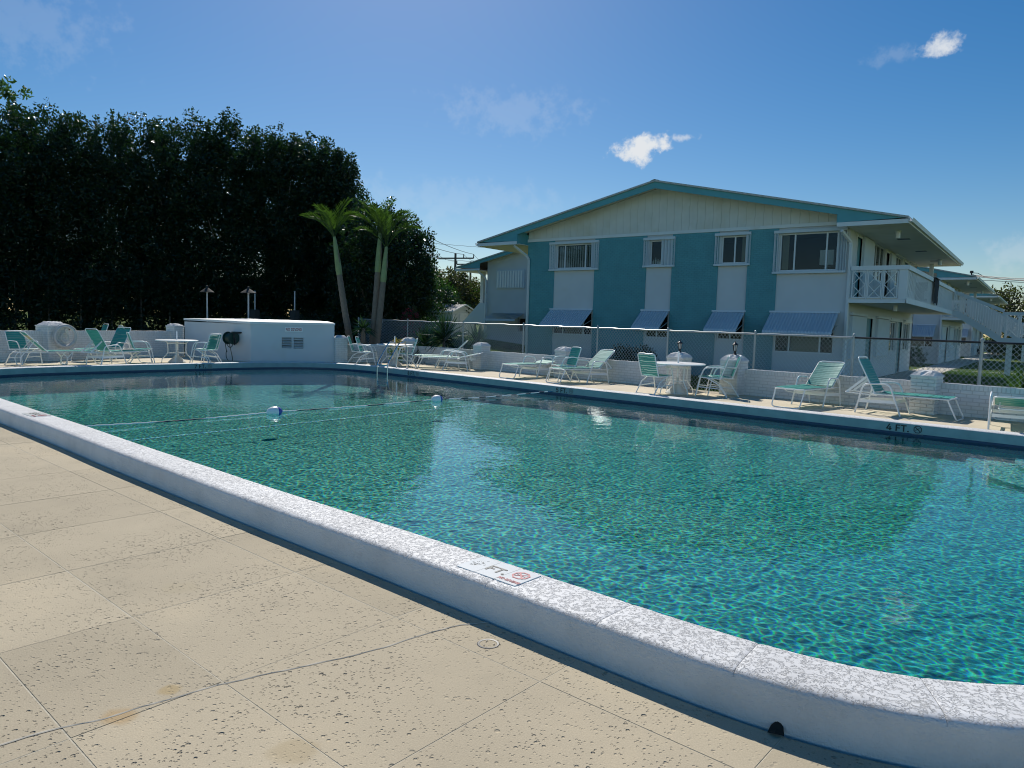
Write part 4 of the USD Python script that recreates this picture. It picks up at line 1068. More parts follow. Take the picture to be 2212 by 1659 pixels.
for x0, x1 in ((XL, -16.93), (-14.96, -12.66), (-11.59, -9.79), (-8.71, -7.68)):
    slab = ab.part('brick_panel', MB().box(x0, x1, YG - .045, YG - .001, -.1, ZT - .002), 'teal_paint')
    mb = MB(); z = -.08; c = 0; rr = np.random.default_rng(int(abs(x0) * 10))
    while z < ZT - .07:
        x = x0 + (.0 if c % 2 else -.1)
        while x < x1:
            a, b = max(x, x0) + .005, min(x + .205, x1) - .005; x += .205
            if b - a < .03: continue
            yo = YG - .046 - rr.uniform(.005, .011)
            mb.add([(a, YG - .044, z + .005), (b, YG - .044, z + .005), (b, YG - .044, z + .062), (a, YG - .044, z + .062), (a + .003, yo, z + .009), (b - .003, yo, z + .009), (b - .003, yo, z + .058), (a + .003, yo, z + .058)], [(4, 5, 6, 7), (0, 1, 5, 4), (1, 2, 6, 5), (2, 3, 7, 6), (3, 0, 4, 7)])
        z += .0677; c += 1
    ab.part('brick_courses', mb, 'teal_paint', slab, kind='stuff')
ab.part('trim_board', MB().box(XL - .01, XR + .0, YG - .075, YG - .0, ZT, 5.305), 'white_paint')
RXc, RZ, SLP = -12.1, 7.13, (7.13 - 5.25) / 8.47


def roof_z(x): return RZ - SLP * np.abs(np.asarray(x, float) - RXc)


bx = np.arange(XL, XR + .3, .305)
ab.part('gable_backing', MB().wall_poly(Polygon([(XL, 5.2), (XR, 5.2), (XR, float(roof_z(XR)) - .16), (RXc, RZ - .2), (XL, float(roof_z(XL)) - .16)]), YG + .0125, YG + .1), 'siding')
for a, b in zip(bx, bx[1:]):
    b = min(b, XR)
    pts = [(a + .003, 5.31), (b - .003, 5.31), (b - .003, float(roof_z(b - .003)) - .15)]
    if a < RXc < b: pts.append((RXc, RZ - .15))
    pts.append((a + .003, float(roof_z(a + .003)) - .15))
    ab.part('siding_board', MB().wall_poly(Polygon(pts), YG - .02, YG + .01), 'siding')
YF, YB = 24.80, 41.1
for s in (-1, 1):
    e = -20.57 if s < 0 else -3.63
    q = [(RXc, RZ), (e, float(roof_z(e)))]
    ab.part('roof_slope', MB().wall_poly(Polygon([q[0], q[1], (q[1][0], q[1][1] - .065), (q[0][0], q[0][1] - .065)]), YF - .06, YB), 'shingle')
    # teal rake board, deeper where it closes the boxed eave
    w_in = XL - .12 if s < 0 else XR - .26
    tri = [(RXc, RZ - .068), (e - s * .12, float(roof_z(e - s * .12)) - .068), (w_in, 5.175), (w_in, float(roof_z(w_in)) - .27), (RXc, RZ - .30)]
    ab.part('rake_board', MB().wall_poly(Polygon(tri), YF, YF + .035), 'teal_trim')
    ab.part('rake_soffit', MB().wall_poly(Polygon([(RXc, RZ - .075), (w_in, float(roof_z(w_in)) - .075), (w_in, float(roof_z(w_in)) - .14), (RXc, RZ - .14)]), YF + .036, YG - .022), 'soffit')
    xi = XL if s < 0 else XR
    x0_, x1_ = sorted((xi - (s * .0), e + s * .0))
    ab.part('eave_soffit', MB().box(x0_, x1_, YF + .03, YB - .05, 5.045, 5.065), 'soffit')
    ab.part('eave_fascia', MB().box(min(w_in, e), max(w_in, e), YF - .02, YF + .028, 5.04, 5.172), 'white_paint')
    ab.part('eave_fascia', MB().box(e - .02, e + .02, YF + .03, YB, 5.035, 5.185), 'white_paint')
    ab.part('gutter', MB().add(*MB().wall_poly(Polygon([(e + s * .025, 5.18), (e + s * .025, 5.08), (e + s * .10, 5.08), (e + s * .135, 5.19), (e + s * .125, 5.19), (e + s * .095, 5.092), (e + s * .035, 5.092), (e + s * .035, 5.18)]), YF - .02, YB).arrays()), 'white_paint')
ab.part('ridge_cap', MB().wall_poly(Polygon([(RXc - .16, RZ - .02), (RXc, RZ + .025), (RXc + .16, RZ - .02)]), YF - .06, YB), 'shingle')
ab.part('eave_return', MB().box(XL - .125, XL - .095, YF + .036, YG - .02, 5.05, float(roof_z(XL - .12)) - .08), 'teal_trim')
ab.part('eave_return', MB().box(XL - .095, XL + .0, YG - .06, YG - .03, 5.066, 5.5), 'teal_trim')
ab.part('eave_return', MB().box(XR - .285, XR - .262, YF + .036, YG - .08, 5.18, float(roof_z(XR - .28)) - .08), 'teal_trim')
ab.part('roof_vent', MB().lathe([(.06, 0), (.06, .3), (.09, .3), (.09, .36), (0, .38)], (-9.6, 30, 6.5), 8), 'black_metal')
for p_ in ([(-20.45, YF + .02, 5.05), (-18.62, YF + .06, 5.0), (-18.34, YG - .11, 4.62), (-18.20, YG - .11, 4.45), (-18.20, YG - .11, .0)], [(-5.52, YF + .02, 5.10), (-5.52, YF + .06, 4.92), (-5.36, YG - .06, 4.62), (-5.34, YG - .05, 4.5), (-5.34, YG - .05, -.05)]):
    sp = MB()
    for a, b in zip(p_[1:], p_[2:]): sp.bar(a, b, .085, .07, (0.3, 1, 0.01))
    ab.part('downspout', sp, 'white_paint')


def awning(x0, x1, z1=2.31, z0=1.68, reach=.86, y=None):
    y = YG - .05 if y is None else y
    n = int((x1 - x0) / .105); prof = []
    for t_ in np.linspace(0, 1, 7): prof.append((reach * (.93 * t_), z1 - (z1 - z0) * t_ * .97 ))
    prof += [(reach * .97, z0 - .02), (reach, z0 - .075), (reach * .985, z0 - .13)]
    mb = MB(); pr = np.array(prof); nrm_ = np.array([.6, .8])
    for k in range(n):
        a, b = x0 + (x1 - x0) * k / n, x0 + (x1 - x0) * (k + 1) / n; m1, m2 = a + (b - a) * .12, a + (b - a) * .62
        for (xa, da), (xb, db) in (((a, 0), (m1, .022)), ((m1, .022), (m2, .022)), ((m2, .022), (m2 + (b - a) * .1, 0)), ((m2 + (b - a) * .1, 0), (b, 0))):
            va_ = np.array([(xa, y - d - da * .6, z + da * .8) for d, z in pr]); vb_ = np.array([(xb, y - d - db * .6, z + db * .8) for d, z in pr]); L_ = len(pr)
            mb.add(np.vstack([va_, vb_]), [(i, i + 1, L_ + i + 1, L_ + i) for i in range(L_ - 1)])
    aw = ab.part('awning', mb, 'awning')
    ab.part('head_track', MB().box(x0 - .03, x1 + .03, y - .06, y + .02, z1 - .01, z1 + .05), 'awning', aw)
    for xx in (x0 + .02, x1 - .02):
        ab.part('arm', MB().bar((xx, y, z0 - .0 + .22), (xx, y - reach * .97, z0 - .08), .022, .014), 'frame_alu', aw)
        ab.part('side_rib', MB().bar((xx, y - .02, z1 - .03), (xx, y - reach * .93, z0 - .01), .03, .02), 'awning', aw)
    return aw


for a in ((-17.02, -14.98), (-12.76, -11.60), (-9.88, -8.70), (-7.80, -5.58)): awning(*a)

# openings on the balcony side
for a in U_OP + L_OP:
    y0, y1, z0, z1, kind = a
    if kind == 'window':
        w = flat_window(y0, y1, z0, z1, 0.0, [y0 + (y1 - y0) * .33, y0 + (y1 - y0) * .66], T=TS, blind=(y0 + (y1 - y0) * .66, y1 - .05, 'blind'))
        ab.part('window_head', MB().box(XR + .002, XR + .09, y0 - .12, y1 + .12, z1 + .01, z1 + .09), 'white_paint', w)
    else:
        d = ab.part('door', MB().wall_poly(sbox(y0, z0, y1, z1), .05, .10, TS), 'door_teal' if kind == 'door' else 'interior')
        ab.part('door_frame', MB().wall_poly(sbox(y0 - .06, z0, y1 + .06, z1 + .06).difference(sbox(y0, z0 - .1, y1, z1)), -.02, .06, TS), 'white_paint', d)
        ab.part('handle', MB().lathe([(0, 0), (.03, 0), (.03, .05), (0, .055)], (XR - .045, y1 - .1, z0 + 1.0), 8, RX), 'frame_alu', d)
for y0, y1, z0, z1, n in ((27.46, 29.25, 2.95, 5.02, 9), (26.3, 28.7, .78, 2.25, 12), (30.9, 33.5, .78, 2.25, 13), (32.85, 33.9, 3.0, 4.95, 5)):
    shutter(y0, y1, z0, z1, 0.0, n, T=lambda v: np.stack([XR - v[:, 1], v[:, 0], v[:, 2]], 1), depth=.09)
for y0, y1 in ((26.2, 28.8), (30.8, 33.6), (33.8, 35.8), (37.5, 39.6)): ab.part('shutter_track', MB().box(XR + .002, XR + .10, y0, y1, 2.27, 2.35), 'shutter')
# balcony, its railings, stair
BX = -3.66
ab.part('balcony_slab', MB().box(XR + .002, BX, 25.50, 39.75, 2.665, 2.84), 'soffit')
ab.part('balcony_fascia', MB().box(XR + .05, BX + .02, 25.44, 25.495, 2.645, 2.76), 'white_paint')
ab.part('balcony_fascia', MB().box(BX + .002, BX + .045, 25.44, 39.0, 2.645, 2.80), 'white_paint')
ab.part('handrail', MB().box(XR + .12, BX + .05, 25.42, 25.54, 3.69, 3.83), 'white_paint')
ab.part('handrail', MB().box(BX - .06, BX + .06, 25.545, 39.0, 3.69, 3.83), 'white_paint')
ab.part('corner_post', MB().box(BX - .20, BX + .02, 25.45, 25.53, 2.765, 3.688), 'white_paint')
for x0 in (-5.24, -4.775, -4.31):
    x1 = x0 + .415; z0, z1 = 2.80, 3.665; zm = (z0 + z1) / 2; y = 25.48
    pn = ab.part('lattice_panel', MB().box(x0, x0 + .03, y - .02, y + .02, z0, z1).box(x1 - .03, x1, y - .02, y + .02, z0, z1).box(x0 + .03, x1 - .03, y - .018, y + .018, z0, z0 + .03).box(x0 + .03, x1 - .03, y - .018, y + .018, z1 - .03, z1), 'white_paint')
    for (a, b, c, d) in ((x0, zm, x1, z1), (x0, z1, x1, zm), (x0, zm, x1, z0), (x0, z0, x1, zm)):
        ab.part('lattice_bar', MB().bar((a + .02, y + (.004 if b < d else -.004), b), (c - .02, y + (.004 if b < d else -.004), d), .022, .026, (0, 1, 0)), 'white_paint', pn)
    ab.part('baluster', MB().box(x1 + .012, x1 + .042, y - .02, y + .02, 2.765, 3.688), 'white_paint')
for k in range(104):
    y = 25.62 + k * .128
    if y > 38.9: break
    ab.part('picket', MB().box(BX - .003, BX + .003, y, y + .050, 2.80, 3.688), 'white_paint')
for y, x in ((26.56, -4.17), (37.2, -4.08)): ab.part('ceiling_light', MB().lathe([(0, 5.044), (.10, 5.044), (.10, 5.02), (.075, 5.01), (.075, 4.80), (0, 4.79)], (x, y, 0), 12), 'white_paint')
for y in (28.96, 33.4, 37.9): ab.part('soffit_vent', MB().box(-4.55, -4.15, y - .16, y + .16, 5.038, 5.0445), 'black_metal')
ab.part('ceiling_light', MB().lathe([(0, 2.664), (.09, 2.664), (.09, 2.64), (.07, 2.63), (.07, 2.45), (0, 2.44)], (-4.25, 27.55, 0), 12), 'white_paint')
ab.part('column', MB().box(-4.75, -4.58, 39.45, 39.62, 2.84, 5.045), 'white_paint')
# stair running to +x at the far end
SY0, SY1 = 38.95, 40.05
n = 9; X0s, X1s, Z0s, Z1s = -3.42, -1.72, 2.74, 1.62
sx = np.linspace(X0s, X1s, n + 1); sz = np.linspace(Z0s, Z1s, n + 1)
for y in (SY0, SY1 - .06):
    ab.part('stringer', MB().wall_poly(Polygon([(X0s - .2, Z0s + .10), (X0s, Z0s + .10), (X1s, Z1s + .10), (X1s, Z1s - .22), (X0s - .2, Z0s - .08)]), y, y + .06), 'shutter')
for k in range(n): ab.part('tread', MB().box(sx[k], sx[k + 1] + .03, SY0 + .07, SY1 - .07, sz[k] - .02, sz[k] + .03), 'walk')
for y in (SY0 + .03, SY1 - .03):
    ab.part('handrail', MB().bar((X0s - .25, y, 3.73), (X1s + .05, y, Z1s + 1.24), .05, .13), 'shutter')
    for k in range(2 * n - 1):
        x = X0s + .05 + (X1s - X0s) * k / (2 * n - 1); zz_ = np.interp(x, [X0s, X1s], [Z0s, Z1s])
        ab.part('baluster', MB().box(x, x + .055, y - .018, y + .018, zz_ + .02 - (.10 if k % 2 == 0 else 0), zz_ + 1.0), 'white_paint')
    ab.part('handrail', MB().box(X1s + .05, 1.0, y - .035, y + .035, Z1s + 1.05, Z1s + 1.17), 'shutter')
    for k in range(5):
        x0 = X1s + .18 + k * .52; x1 = x0 + .44; z0, z1 = Z1s + .06, Z1s + 1.02; zm = (z0 + z1) / 2
        pn = ab.part('lattice_panel', MB().box(x0 - .03, x0 + .03, y - .02, y + .02, z0 - .05, z1 + .03).box(x1, x1 + .03, y - .02, y + .02, z0, z1), 'white_paint')
        for (a, b, c, d) in ((x0, zm, x1, z1), (x0, z1, x1, zm), (x0, zm, x1, z0), (x0, z0, x1, zm)): ab.part('lattice_bar', MB().bar((a, y + (.004 if b < d else -.004), b), (c, y + (.004 if b < d else -.004), d), .022, .026, (0, 1, 0)), 'white_paint', pn)
ab.part('stair_landing', MB().box(X1s, 1.0, SY0, SY1, Z1s - .20, Z1s + .02), 'shutter')
for x in (-1.46, .6): ab.part('stair_column', MB().box(x, x + .22, 39.3, 39.52, -.12, Z1s - .20), 'shutter')
pnl = ab.part('lattice_panel', MB().box(-3.60, -3.56, SY0 - .02, SY0 + .02, 2.8, 3.72).box(-3.60, X0s - .02, SY0 - .02, SY0 + .02, 2.82, 2.86), 'white_paint')
for (a, b, c, d) in ((-3.6, 3.25, -3.42, 3.7), (-3.6, 3.7, -3.42, 3.25), (-3.6, 3.25, -3.42, 2.85), (-3.6, 2.85, -3.42, 3.25)): ab.part('lattice_bar', MB().bar((a, SY0, b), (c, SY0 + .004, d), .022, .026, (0, 1, 0)), 'white_paint', pnl)

dup(ab.t, 'second gabled apartment building in the row, its eave showing behind the first balcony roof', BASE + (0, 25.85, 0))
dup(ab.t, 'third and farthest gabled apartment building in the row at the right', BASE + (0, 48.85, 0))

tw = thing('towel', 'black towel hung over the balcony railing', 'towel', (BX + .03, 32.0, 3.84))
ry = np.linspace(-.62, .85, 14); rz_ = np.linspace(0, -1.05, 12); P2_ = np.array([[(.05 + .03 * meshkit.noise(np.array([y * 5, z * 2, 3.]), 1) + (.0 if z < -.02 else -.03), y * (1 + .16 * z) + .05 * (meshkit.noise(np.array([z * 6, 1., 2.]), 4) - .5), z + .16 * meshkit.noise(np.array([y * 7, 0, 0.]), 2) * (z < -.8)) for z in rz_] for y in ry])
i, j = np.meshgrid(np.arange(13), np.arange(11), indexing='ij')
obj('cloth', MB().add(P2_.reshape(-1, 3), np.stack([i * 12 + j, (i + 1) * 12 + j, (i + 1) * 12 + j + 1, i * 12 + j + 1], -1).reshape(-1, 4)), 'towel', tw, smooth=True)
obj('fold', MB().add(np.array([(-.10 + .2 * k, y, .012) for y in (-.62, .85) for k in (0, 1)]), [(0, 1, 3, 2)]), 'towel', tw)

# ------------------------------------------------------------------ the white building half hidden at the left of the gable
BASE_OLD = BASE
BASE = np.array([-23.0, 36.5, .2])
lb = thing('apartment_building', 'white gabled apartment building half hidden left of the teal one', 'building', BASE)


def lpart(name, mb, mat, parent=None, **k): return obj(name, mb.move(lambda v: v - BASE), mat, parent or lb, **k)


LX, LR, LY = -29.4, -16.8, 36.5
lz = lambda x: 7.15 - .222 * abs(x + 23.1)
lw = sbox(LX, -.1, LR, 5.2).difference(sbox(-26.9, 1.2, -24.2, 2.0))
lpart('gable_wall', MB().wall_poly(lw, LY, LY + .2), 'stucco')
lpart('gable_wall_upper', MB().wall_poly(Polygon([(LX, 5.2), (LR, 5.2), (LR, lz(LR) - .1), (-23.1, 7.05), (LX, lz(LX) - .1)]), LY + .005, LY + .15), 'stucco')
lpart('side_wall', MB().box(LX, LX + .2, LY + .2, 52, -.1, 5.2).box(LR - .2, LR, LY + .2, 52, -.1, 5.2), 'stucco')
for s, e in ((-1, -31.55), (1, -14.7)):
    lpart('roof_slope', MB().wall_poly(Polygon([(-23.1, 7.15), (e, lz(e)), (e, lz(e) - .07), (-23.1, 7.08)]), LY - .75, 52.5), 'shingle')
    wi = LX - .1 if s < 0 else LR
    lpart('rake_board', MB().wall_poly(Polygon([(-23.1, 7.08), (e - s * .1, lz(e - s * .1) - .07), (wi, 5.16), (wi, lz(wi) - .26), (-23.1, 6.86)]), LY - .70, LY - .66), 'teal_trim')
    lpart('rake_soffit', MB().wall_poly(Polygon([(-23.1, 7.07), (wi, lz(wi) - .075), (wi, lz(wi) - .13), (-23.1, 7.0)]), LY - .655, LY - .01), 'soffit')
    lpart('eave_soffit', MB().box(min(e, wi), max(e, wi), LY - .66, 52, 5.03, 5.05), 'soffit')
    lpart('gutter', MB().box(min(e, wi), max(e, wi), LY - .74, LY - .662, 5.02, 5.14).box(min(e, e + s * .1), max(e, e + s * .1), LY - .66, 52, 5.03, 5.18), 'white_paint')
lpart('window_screen', MB().box(-28.6, -26.38, LY - .09, LY - .004, 3.88, 5.05), 'shutter')
for k in range(10): lpart('screen_slat', MB().box(-28.50 + k * .205, -28.50 + k * .205 + .13, LY - .13, LY - .092, 3.95, 4.99), 'paper')
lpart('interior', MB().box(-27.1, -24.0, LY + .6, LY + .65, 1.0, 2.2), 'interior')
for k in range(5): lpart('window_bar', MB().box(-26.9 + k * .6, -26.84 + k * .6, LY + .05, LY + .09, 1.2, 2.0), 'frame_alu')
aw = MB()
for k in range(24):
    a = -28.9 + k * .105
    aw.add([(a, LY - .01, 2.32), (a + .075, LY - .01, 2.34), (a + .075, LY - .95, 1.96), (a, LY - .95, 1.94)], [(0, 1, 2, 3)]); aw.add([(a, LY - .95, 1.94), (a + .1, LY - .95, 1.94), (a + .1, LY - .97, 1.82), (a, LY - .97, 1.82)], [(0, 1, 2, 3)])
    aw.add([(a + .075, LY - .01, 2.31), (a + .105, LY - .01, 2.31), (a + .105, LY - .95, 1.93), (a + .075, LY - .95, 1.93)], [(0, 1, 2, 3)])
lpart('awning', aw, 'awning')
sp = MB()
for a, b in zip([(-29.75, LY - .6, 5.0), (-29.45, LY - .12, 4.55), (-29.42, LY - .1, 4.4)], [(-29.45, LY - .12, 4.55), (-29.42, LY - .1, 4.4), (-29.42, LY - .1, .2)]): sp.bar(a, b, .09, .08, (.3, 1, .01))
lpart('downspout', sp, 'white_paint')
# porch on its left side with a ribbed sloping awning
lpart('porch_post', MB().box(-30.55, -30.30, 37.2, 37.45, -.0, 5.03), 'white_paint')
lpart('porch_wall', MB().box(-30.3, -29.42, 37.3, 37.4, 2.75, 3.6).box(-30.3, -29.42, 37.3, 37.4, .2, 1.2), 'stucco')
lpart('porch_window', MB().box(-30.15, -29.6, 37.26, 37.295, 3.65, 4.5), 'car_glass')
pa = MB()
for k in range(14):
    y0 = 36.6 + k * .14
    pa.add([(-30.1, y0, 2.98), (-30.1, y0 + .10, 2.98), (-31.45, y0 + .10, 1.75), (-31.45, y0, 1.75)], [(0, 1, 2, 3)]); pa.add([(-30.1, y0 + .10, 2.96), (-30.1, y0 + .14, 2.96), (-31.45, y0 + .14, 1.73), (-31.45, y0 + .10, 1.73)], [(0, 1, 2, 3)])
    pa.add([(-31.45, y0, 1.74), (-31.45, y0 + .14, 1.74), (-31.45, y0 + .14, 1.58), (-31.45, y0, 1.58)], [(0, 1, 2, 3)])
pa.add([(-30.1, 36.6, 2.97), (-31.45, 36.6, 1.74), (-31.45, 36.6, 1.60), (-29.42, 36.6, 1.60), (-29.42, 36.6, 2.97)], [(0, 1, 2), (0, 2, 3), (0, 3, 4)])
lpart('porch_awning', pa, 'awning')
BASE = BASE_OLD

# ------------------------------------------------------------------ pool furniture
TR = .0135


def slat(mb_path_pts, w_dir, half_w, thick=.004):
    """a vinyl strap: strip along mb_path_pts (across the chair) given the strap's own width direction"""
    p = np.asarray(mb_path_pts, float); d = np.asarray(w_dir, float); d = d / np.linalg.norm(d)
    t = p[-1] - p[0]; n = np.cross(t, d); n /= np.linalg.norm(n)
    v = np.vstack([p + d * half_w + n * thick, p - d * half_w + n * thick, p - d * half_w - n * thick, p + d * half_w - n * thick]); k = len(p); f = []
    for i in range(k - 1):
        for r in range(4):
            a, b = r * k + i, ((r + 1) % 4) * k + i; f.append((a, b, b + 1, a + 1))
    f += [(0, k, 2 * k, 3 * k), (k - 1, 4 * k - 1, 3 * k - 1, 2 * k - 1)]
    return MB().add(v, f)


def straps(t, line, W, n, half, mats, sag=.012, rng=None):
    """n straps spread along a polyline in (x, z), running across from -W to W"""
    line = np.array(line, float); q, L = resample(np.c_[line, 0 * line[:, 0]], n=400, closed=False)
    for k in range(n):
        i = int(399 * (k + .5) / n); c = q[i]; d = q[min(i + 3, 399)] - q[max(i - 3, 0)]; d = np.array([d[0], 0, d[1]]); d /= np.linalg.norm(d)
        nn_ = np.array([d[2], 0, -d[0]])
        if nn_[2] > 0: nn_ = -nn_
        yy = np.linspace(-W, W, 7); s = sag * (rng.uniform(.6, 1.3) if rng else 1)
        pts = [np.array([c[0], y, c[1]]) + nn_ * (s * (1 - (y / W) ** 2) - .014) for y in yy]
        obj('strap', slat(pts, d, half), mats(k) if callable(mats) else mats, t)


def armchair(label, loc, deg, group='strapped patio armchairs', mats='strap', nb=9, half=.0235):
    t = thing('patio_armchair', label, 'chair', (loc[0], loc[1], FAR_Z), deg, group)
    W = .255; rng = np.random.default_rng(int(abs(loc[0] * 100)))
    bf = [(-.19, -W, .40), (-.36, -W, .92), (-.36, W, .92), (-.19, W, .40)]
    obj('back_frame', MB().tube(rounded(bf, .07), TR, 8), 'tube', t, smooth=50)
    sfr = [(-.20, -W, .405), (.28, -W, .43), (.28, W, .43), (-.20, W, .405)]
    obj('seat_frame', MB().tube(rounded(sfr, .06), TR, 8).tube([(-.20, -W, .405), (-.20, W, .405)], TR, 6), 'tube', t, smooth=50)
    for s in (-1, 1):
        obj('arm', MB().tube(rounded([(-.27, s * (W + .01), .64), (-.10, s * (W + .045), .665), (.17, s * (W + .045), .64), (.25, s * (W + .03), .42), (.335, s * (W + .03), .0)], .09), TR, 8), 'tube', t, smooth=50)
        obj('leg', MB().tube([(.10, s * (W + .012), .42), (-.16, s * (W + .015), .28), (-.345, s * (W + .02), .0)], TR, 8), 'tube', t, smooth=50)
        obj('brace', MB().tube([(-.22, s * (W + .018), .18), (.29, s * (W + .025), .22)], TR * .8, 6), 'tube', t)
    obj('stretcher', MB().tube([(-.335, -W - .02, .016), (-.335, W + .02, .016)], TR * .8, 6), 'tube', t)
    straps(t, [(-.205, .445), (-.352, .895)], W, nb, half, mats, rng=rng)
    straps(t, [(-.17, .41), (.265, .432)], W, 8, .0235, mats, .02, rng)
    return t


def lounger(label, loc, deg, back, group='strapped chaise loungers', arms=True, mats='strap'):
    """local +x points to the foot; the hinge sits at x = -.30"""
    t = thing('chaise_lounger', label, 'lounger', (loc[0], loc[1], FAR_Z), deg, group)
    W = .30; Hs = .375; hx, fx = -.30, .93; b = math.radians(back); Lb = .76; rng = np.random.default_rng(int(abs(loc[0] * 77 + loc[1])))
    top = (hx - Lb * math.cos(b), Hs + Lb * math.sin(b))
    obj('seat_frame', MB().tube([(hx - .05, -W, Hs), (fx, -W, Hs)], TR, 8).tube([(hx - .05, W, Hs), (fx, W, Hs)], TR, 8).tube([(fx, -W, Hs), (fx, W, Hs)], TR, 8), 'tube', t, smooth=50)
    obj('back_frame', MB().tube(rounded([(hx, -W + .02, Hs + .005), (top[0], -W + .02, top[1]), (top[0], W - .02, top[1]), (hx, W - .02, Hs + .005)], .09), TR, 8), 'tube', t, smooth=50)
    obj('foot_leg', MB().tube(rounded([(fx - .03, -W, Hs), (fx + .13, -W + .01, .015), (fx + .13, W - .01, .015), (fx - .03, W, Hs)], .08), TR, 8), 'tube', t, smooth=50)
    if arms:
        for s in (-1, 1):
            y = s * (W + .03)
            obj('arm', MB().tube(rounded([(-.62, y, .0), (-.50, y, .555), (-.05, y, .585), (.17, y, .0)], .10), .016, 8), 'tube', t, smooth=50)
            obj('side_rail', MB().bar((-.57, y - s * .012, .23), (.09, y - s * .012, .25), .018, .055), 'tube', t)
        obj('cross_bar', MB().bar((-.57, -W, .23), (-.57, W, .23), .018, .05), 'tube', t); obj('cross_bar', MB().bar((.08, -W, .25), (.08, W, .25), .018, .05), 'tube', t)
        # notched back support, folded out behind
        sx = hx - Lb * .50 * math.cos(b); sz_ = Hs + Lb * .50 * math.sin(b)
        for s in (-1, 1): obj('support_bar', MB().bar((sx, s * .20, sz_ - .015), (-.83 if back > 25 else -.72, s * .20, .375 if back > 25 else .30), .012, .040), 'tube', t)
        obj('support_rail', MB().tube(rounded([(-.28, -.21, Hs - .03), (-.86, -.21, .37), (-.86, .21, .37), (-.28, .21, Hs - .03)], .05), TR * .85, 6), 'tube', t)
        for xx in (.25, .62): obj('strap_loop', MB().tube(rounded([(xx, -W, Hs - .01), (xx + .03, -W * .6, Hs - .075), (xx + .03, W * .6, Hs - .075), (xx, W, Hs - .01)], .1), .007, 5), 'tube', t)
    else:
        for xx, dx in ((-.85, -.10), (.05, .14)):
            obj('leg', MB().tube(rounded([(xx, -W, Hs - .02), (xx + dx, -W * .95, .20), (xx + dx * .6, -W * .8, .015), (xx + dx * .6, W * .8, .015), (xx + dx, W * .95, .20), (xx, W, Hs - .02)], .07), TR, 8), 'tube', t, smooth=50)
        obj('leg', MB().tube(rounded([(.30, -W, Hs - .02), (.16, -W * .95, .18), (.18, -W * .8, .015), (.18, W * .8, .015), (.16, W * .95, .18), (.30, W, Hs - .02)], .07), TR, 8), 'tube', t, smooth=50)
        obj('rear_frame', MB().tube(rounded([(hx, -W, Hs), (-1.0, -W, Hs - .01), (-1.0, W, Hs - .01), (hx, W, Hs)], .07), TR, 8), 'tube', t, smooth=50)
        sx = hx - Lb * .55 * math.cos(b); sz_ = Hs + Lb * .55 * math.sin(b)
        obj('support_bar', MB().tube(rounded([(-.80, -.24, Hs), (sx, -.22, sz_), (sx, .22, sz_), (-.80, .24, Hs)], .05), TR * .85, 6), 'tube', t)
    straps(t, [(hx + .02, Hs + .012), (fx - .01, Hs + .012)], W, 21, .0245, mats if not callable(mats) else (lambda k: 'strap'), .016, rng)
    straps(t, [(hx - .03 * math.cos(b), Hs + .03 * math.sin(b) + .01), (top[0] + .04 * math.cos(b), top[1] - .04 * math.sin(b))], W - .03, 13, .0235, mats, .012, rng)
    return t


fade = lambda k: 'strap_faded' if k in (8, 9, 10) else 'strap'
lounger('teal strap lounger with upright back facing the pool in front of the right wall', (-3.80, 15.42), 258, 42)
lounger('teal strap lounger with steep back facing right, in front of the blotchy capped pillar', (-2.20, 15.10), -6, 63)
lounger('teal strap lounger cut by the right edge of the picture', (-.36, 14.6), 92, 15)
lounger('teal strap lounger with raised back beside the half hidden pillar, foot towards the pool', (-9.83, 16.38), 253, 40)
lounger('nearly flat teal strap lounger below the shaded gable corner', (-11.72, 16.68), 264, 9)
lounger('flat pale strap lounger at the far corner with only its head end raised', (-15.15, 17.0), 214, 14)
lounger('pale strap lounger with raised back under the spiky plant', (-16.0, 17.55), 216, 44)
lounger('teal strap lounger with a faded yellow band, in front of the ring buoy', (-22.25, 8.45), 84, 46, arms=False, mats=fade)
lounger('teal strap lounger with tall back and white arms at the deep end', (-21.75, 9.75), 101, 60)
lounger('dark teal strap lounger turned to the left behind the tall backed one', (-23.5, 10.35), 288, 62)
lounger('dark teal lounger back just showing above the left wall, in the shade of the trees', (-27.0, 11.3), 262, 72, group='loungers in the shade behind the left wall')
lounger('second dark teal lounger back in the shade above the left wall, nearer the pump house', (-26.9, 13.0), 80, 62, group='loungers in the shade behind the left wall')

armchair('teal strap armchair at the far left with a white frame', (-22.9, 7.85), 18)
armchair('teal strap armchair between the tall backed lounger and the deep end table', (-22.2, 10.75), 72)
armchair('front chair of two stacked teal armchairs beside the hose reel', (-21.2, 12.25), 206)
armchair('rear chair of two stacked teal armchairs beside the hose reel', (-21.36, 12.42), 205)
armchair('dark teal armchair beside the white pillar right of the pump house', (-19.12, 16.72), 42)
armchair('armchair with one white band among teal straps, in front of the palms', (-18.35, 16.42), 38, mats=lambda k: 'strap_white' if k in (2, 5, 6) else 'strap', nb=5, half=.040)
armchair('armchair with broad teal bands and gaps, behind the pool ladder', (-16.95, 16.85), 228, mats='strap', nb=4, half=.036)
armchair('teal armchair facing the pool, between the flat lounger and the raised one', (-10.35, 16.25), 240)
armchair('teal armchair seen from behind at the left of the lantern table', (-7.10, 15.03), 74)
armchair('near chair of the two teal armchairs at the right of the lantern table', (-6.02, 15.66), 200)
armchair('far chair of the two teal armchairs at the right of the lantern table', (-5.92, 16.05), 207)


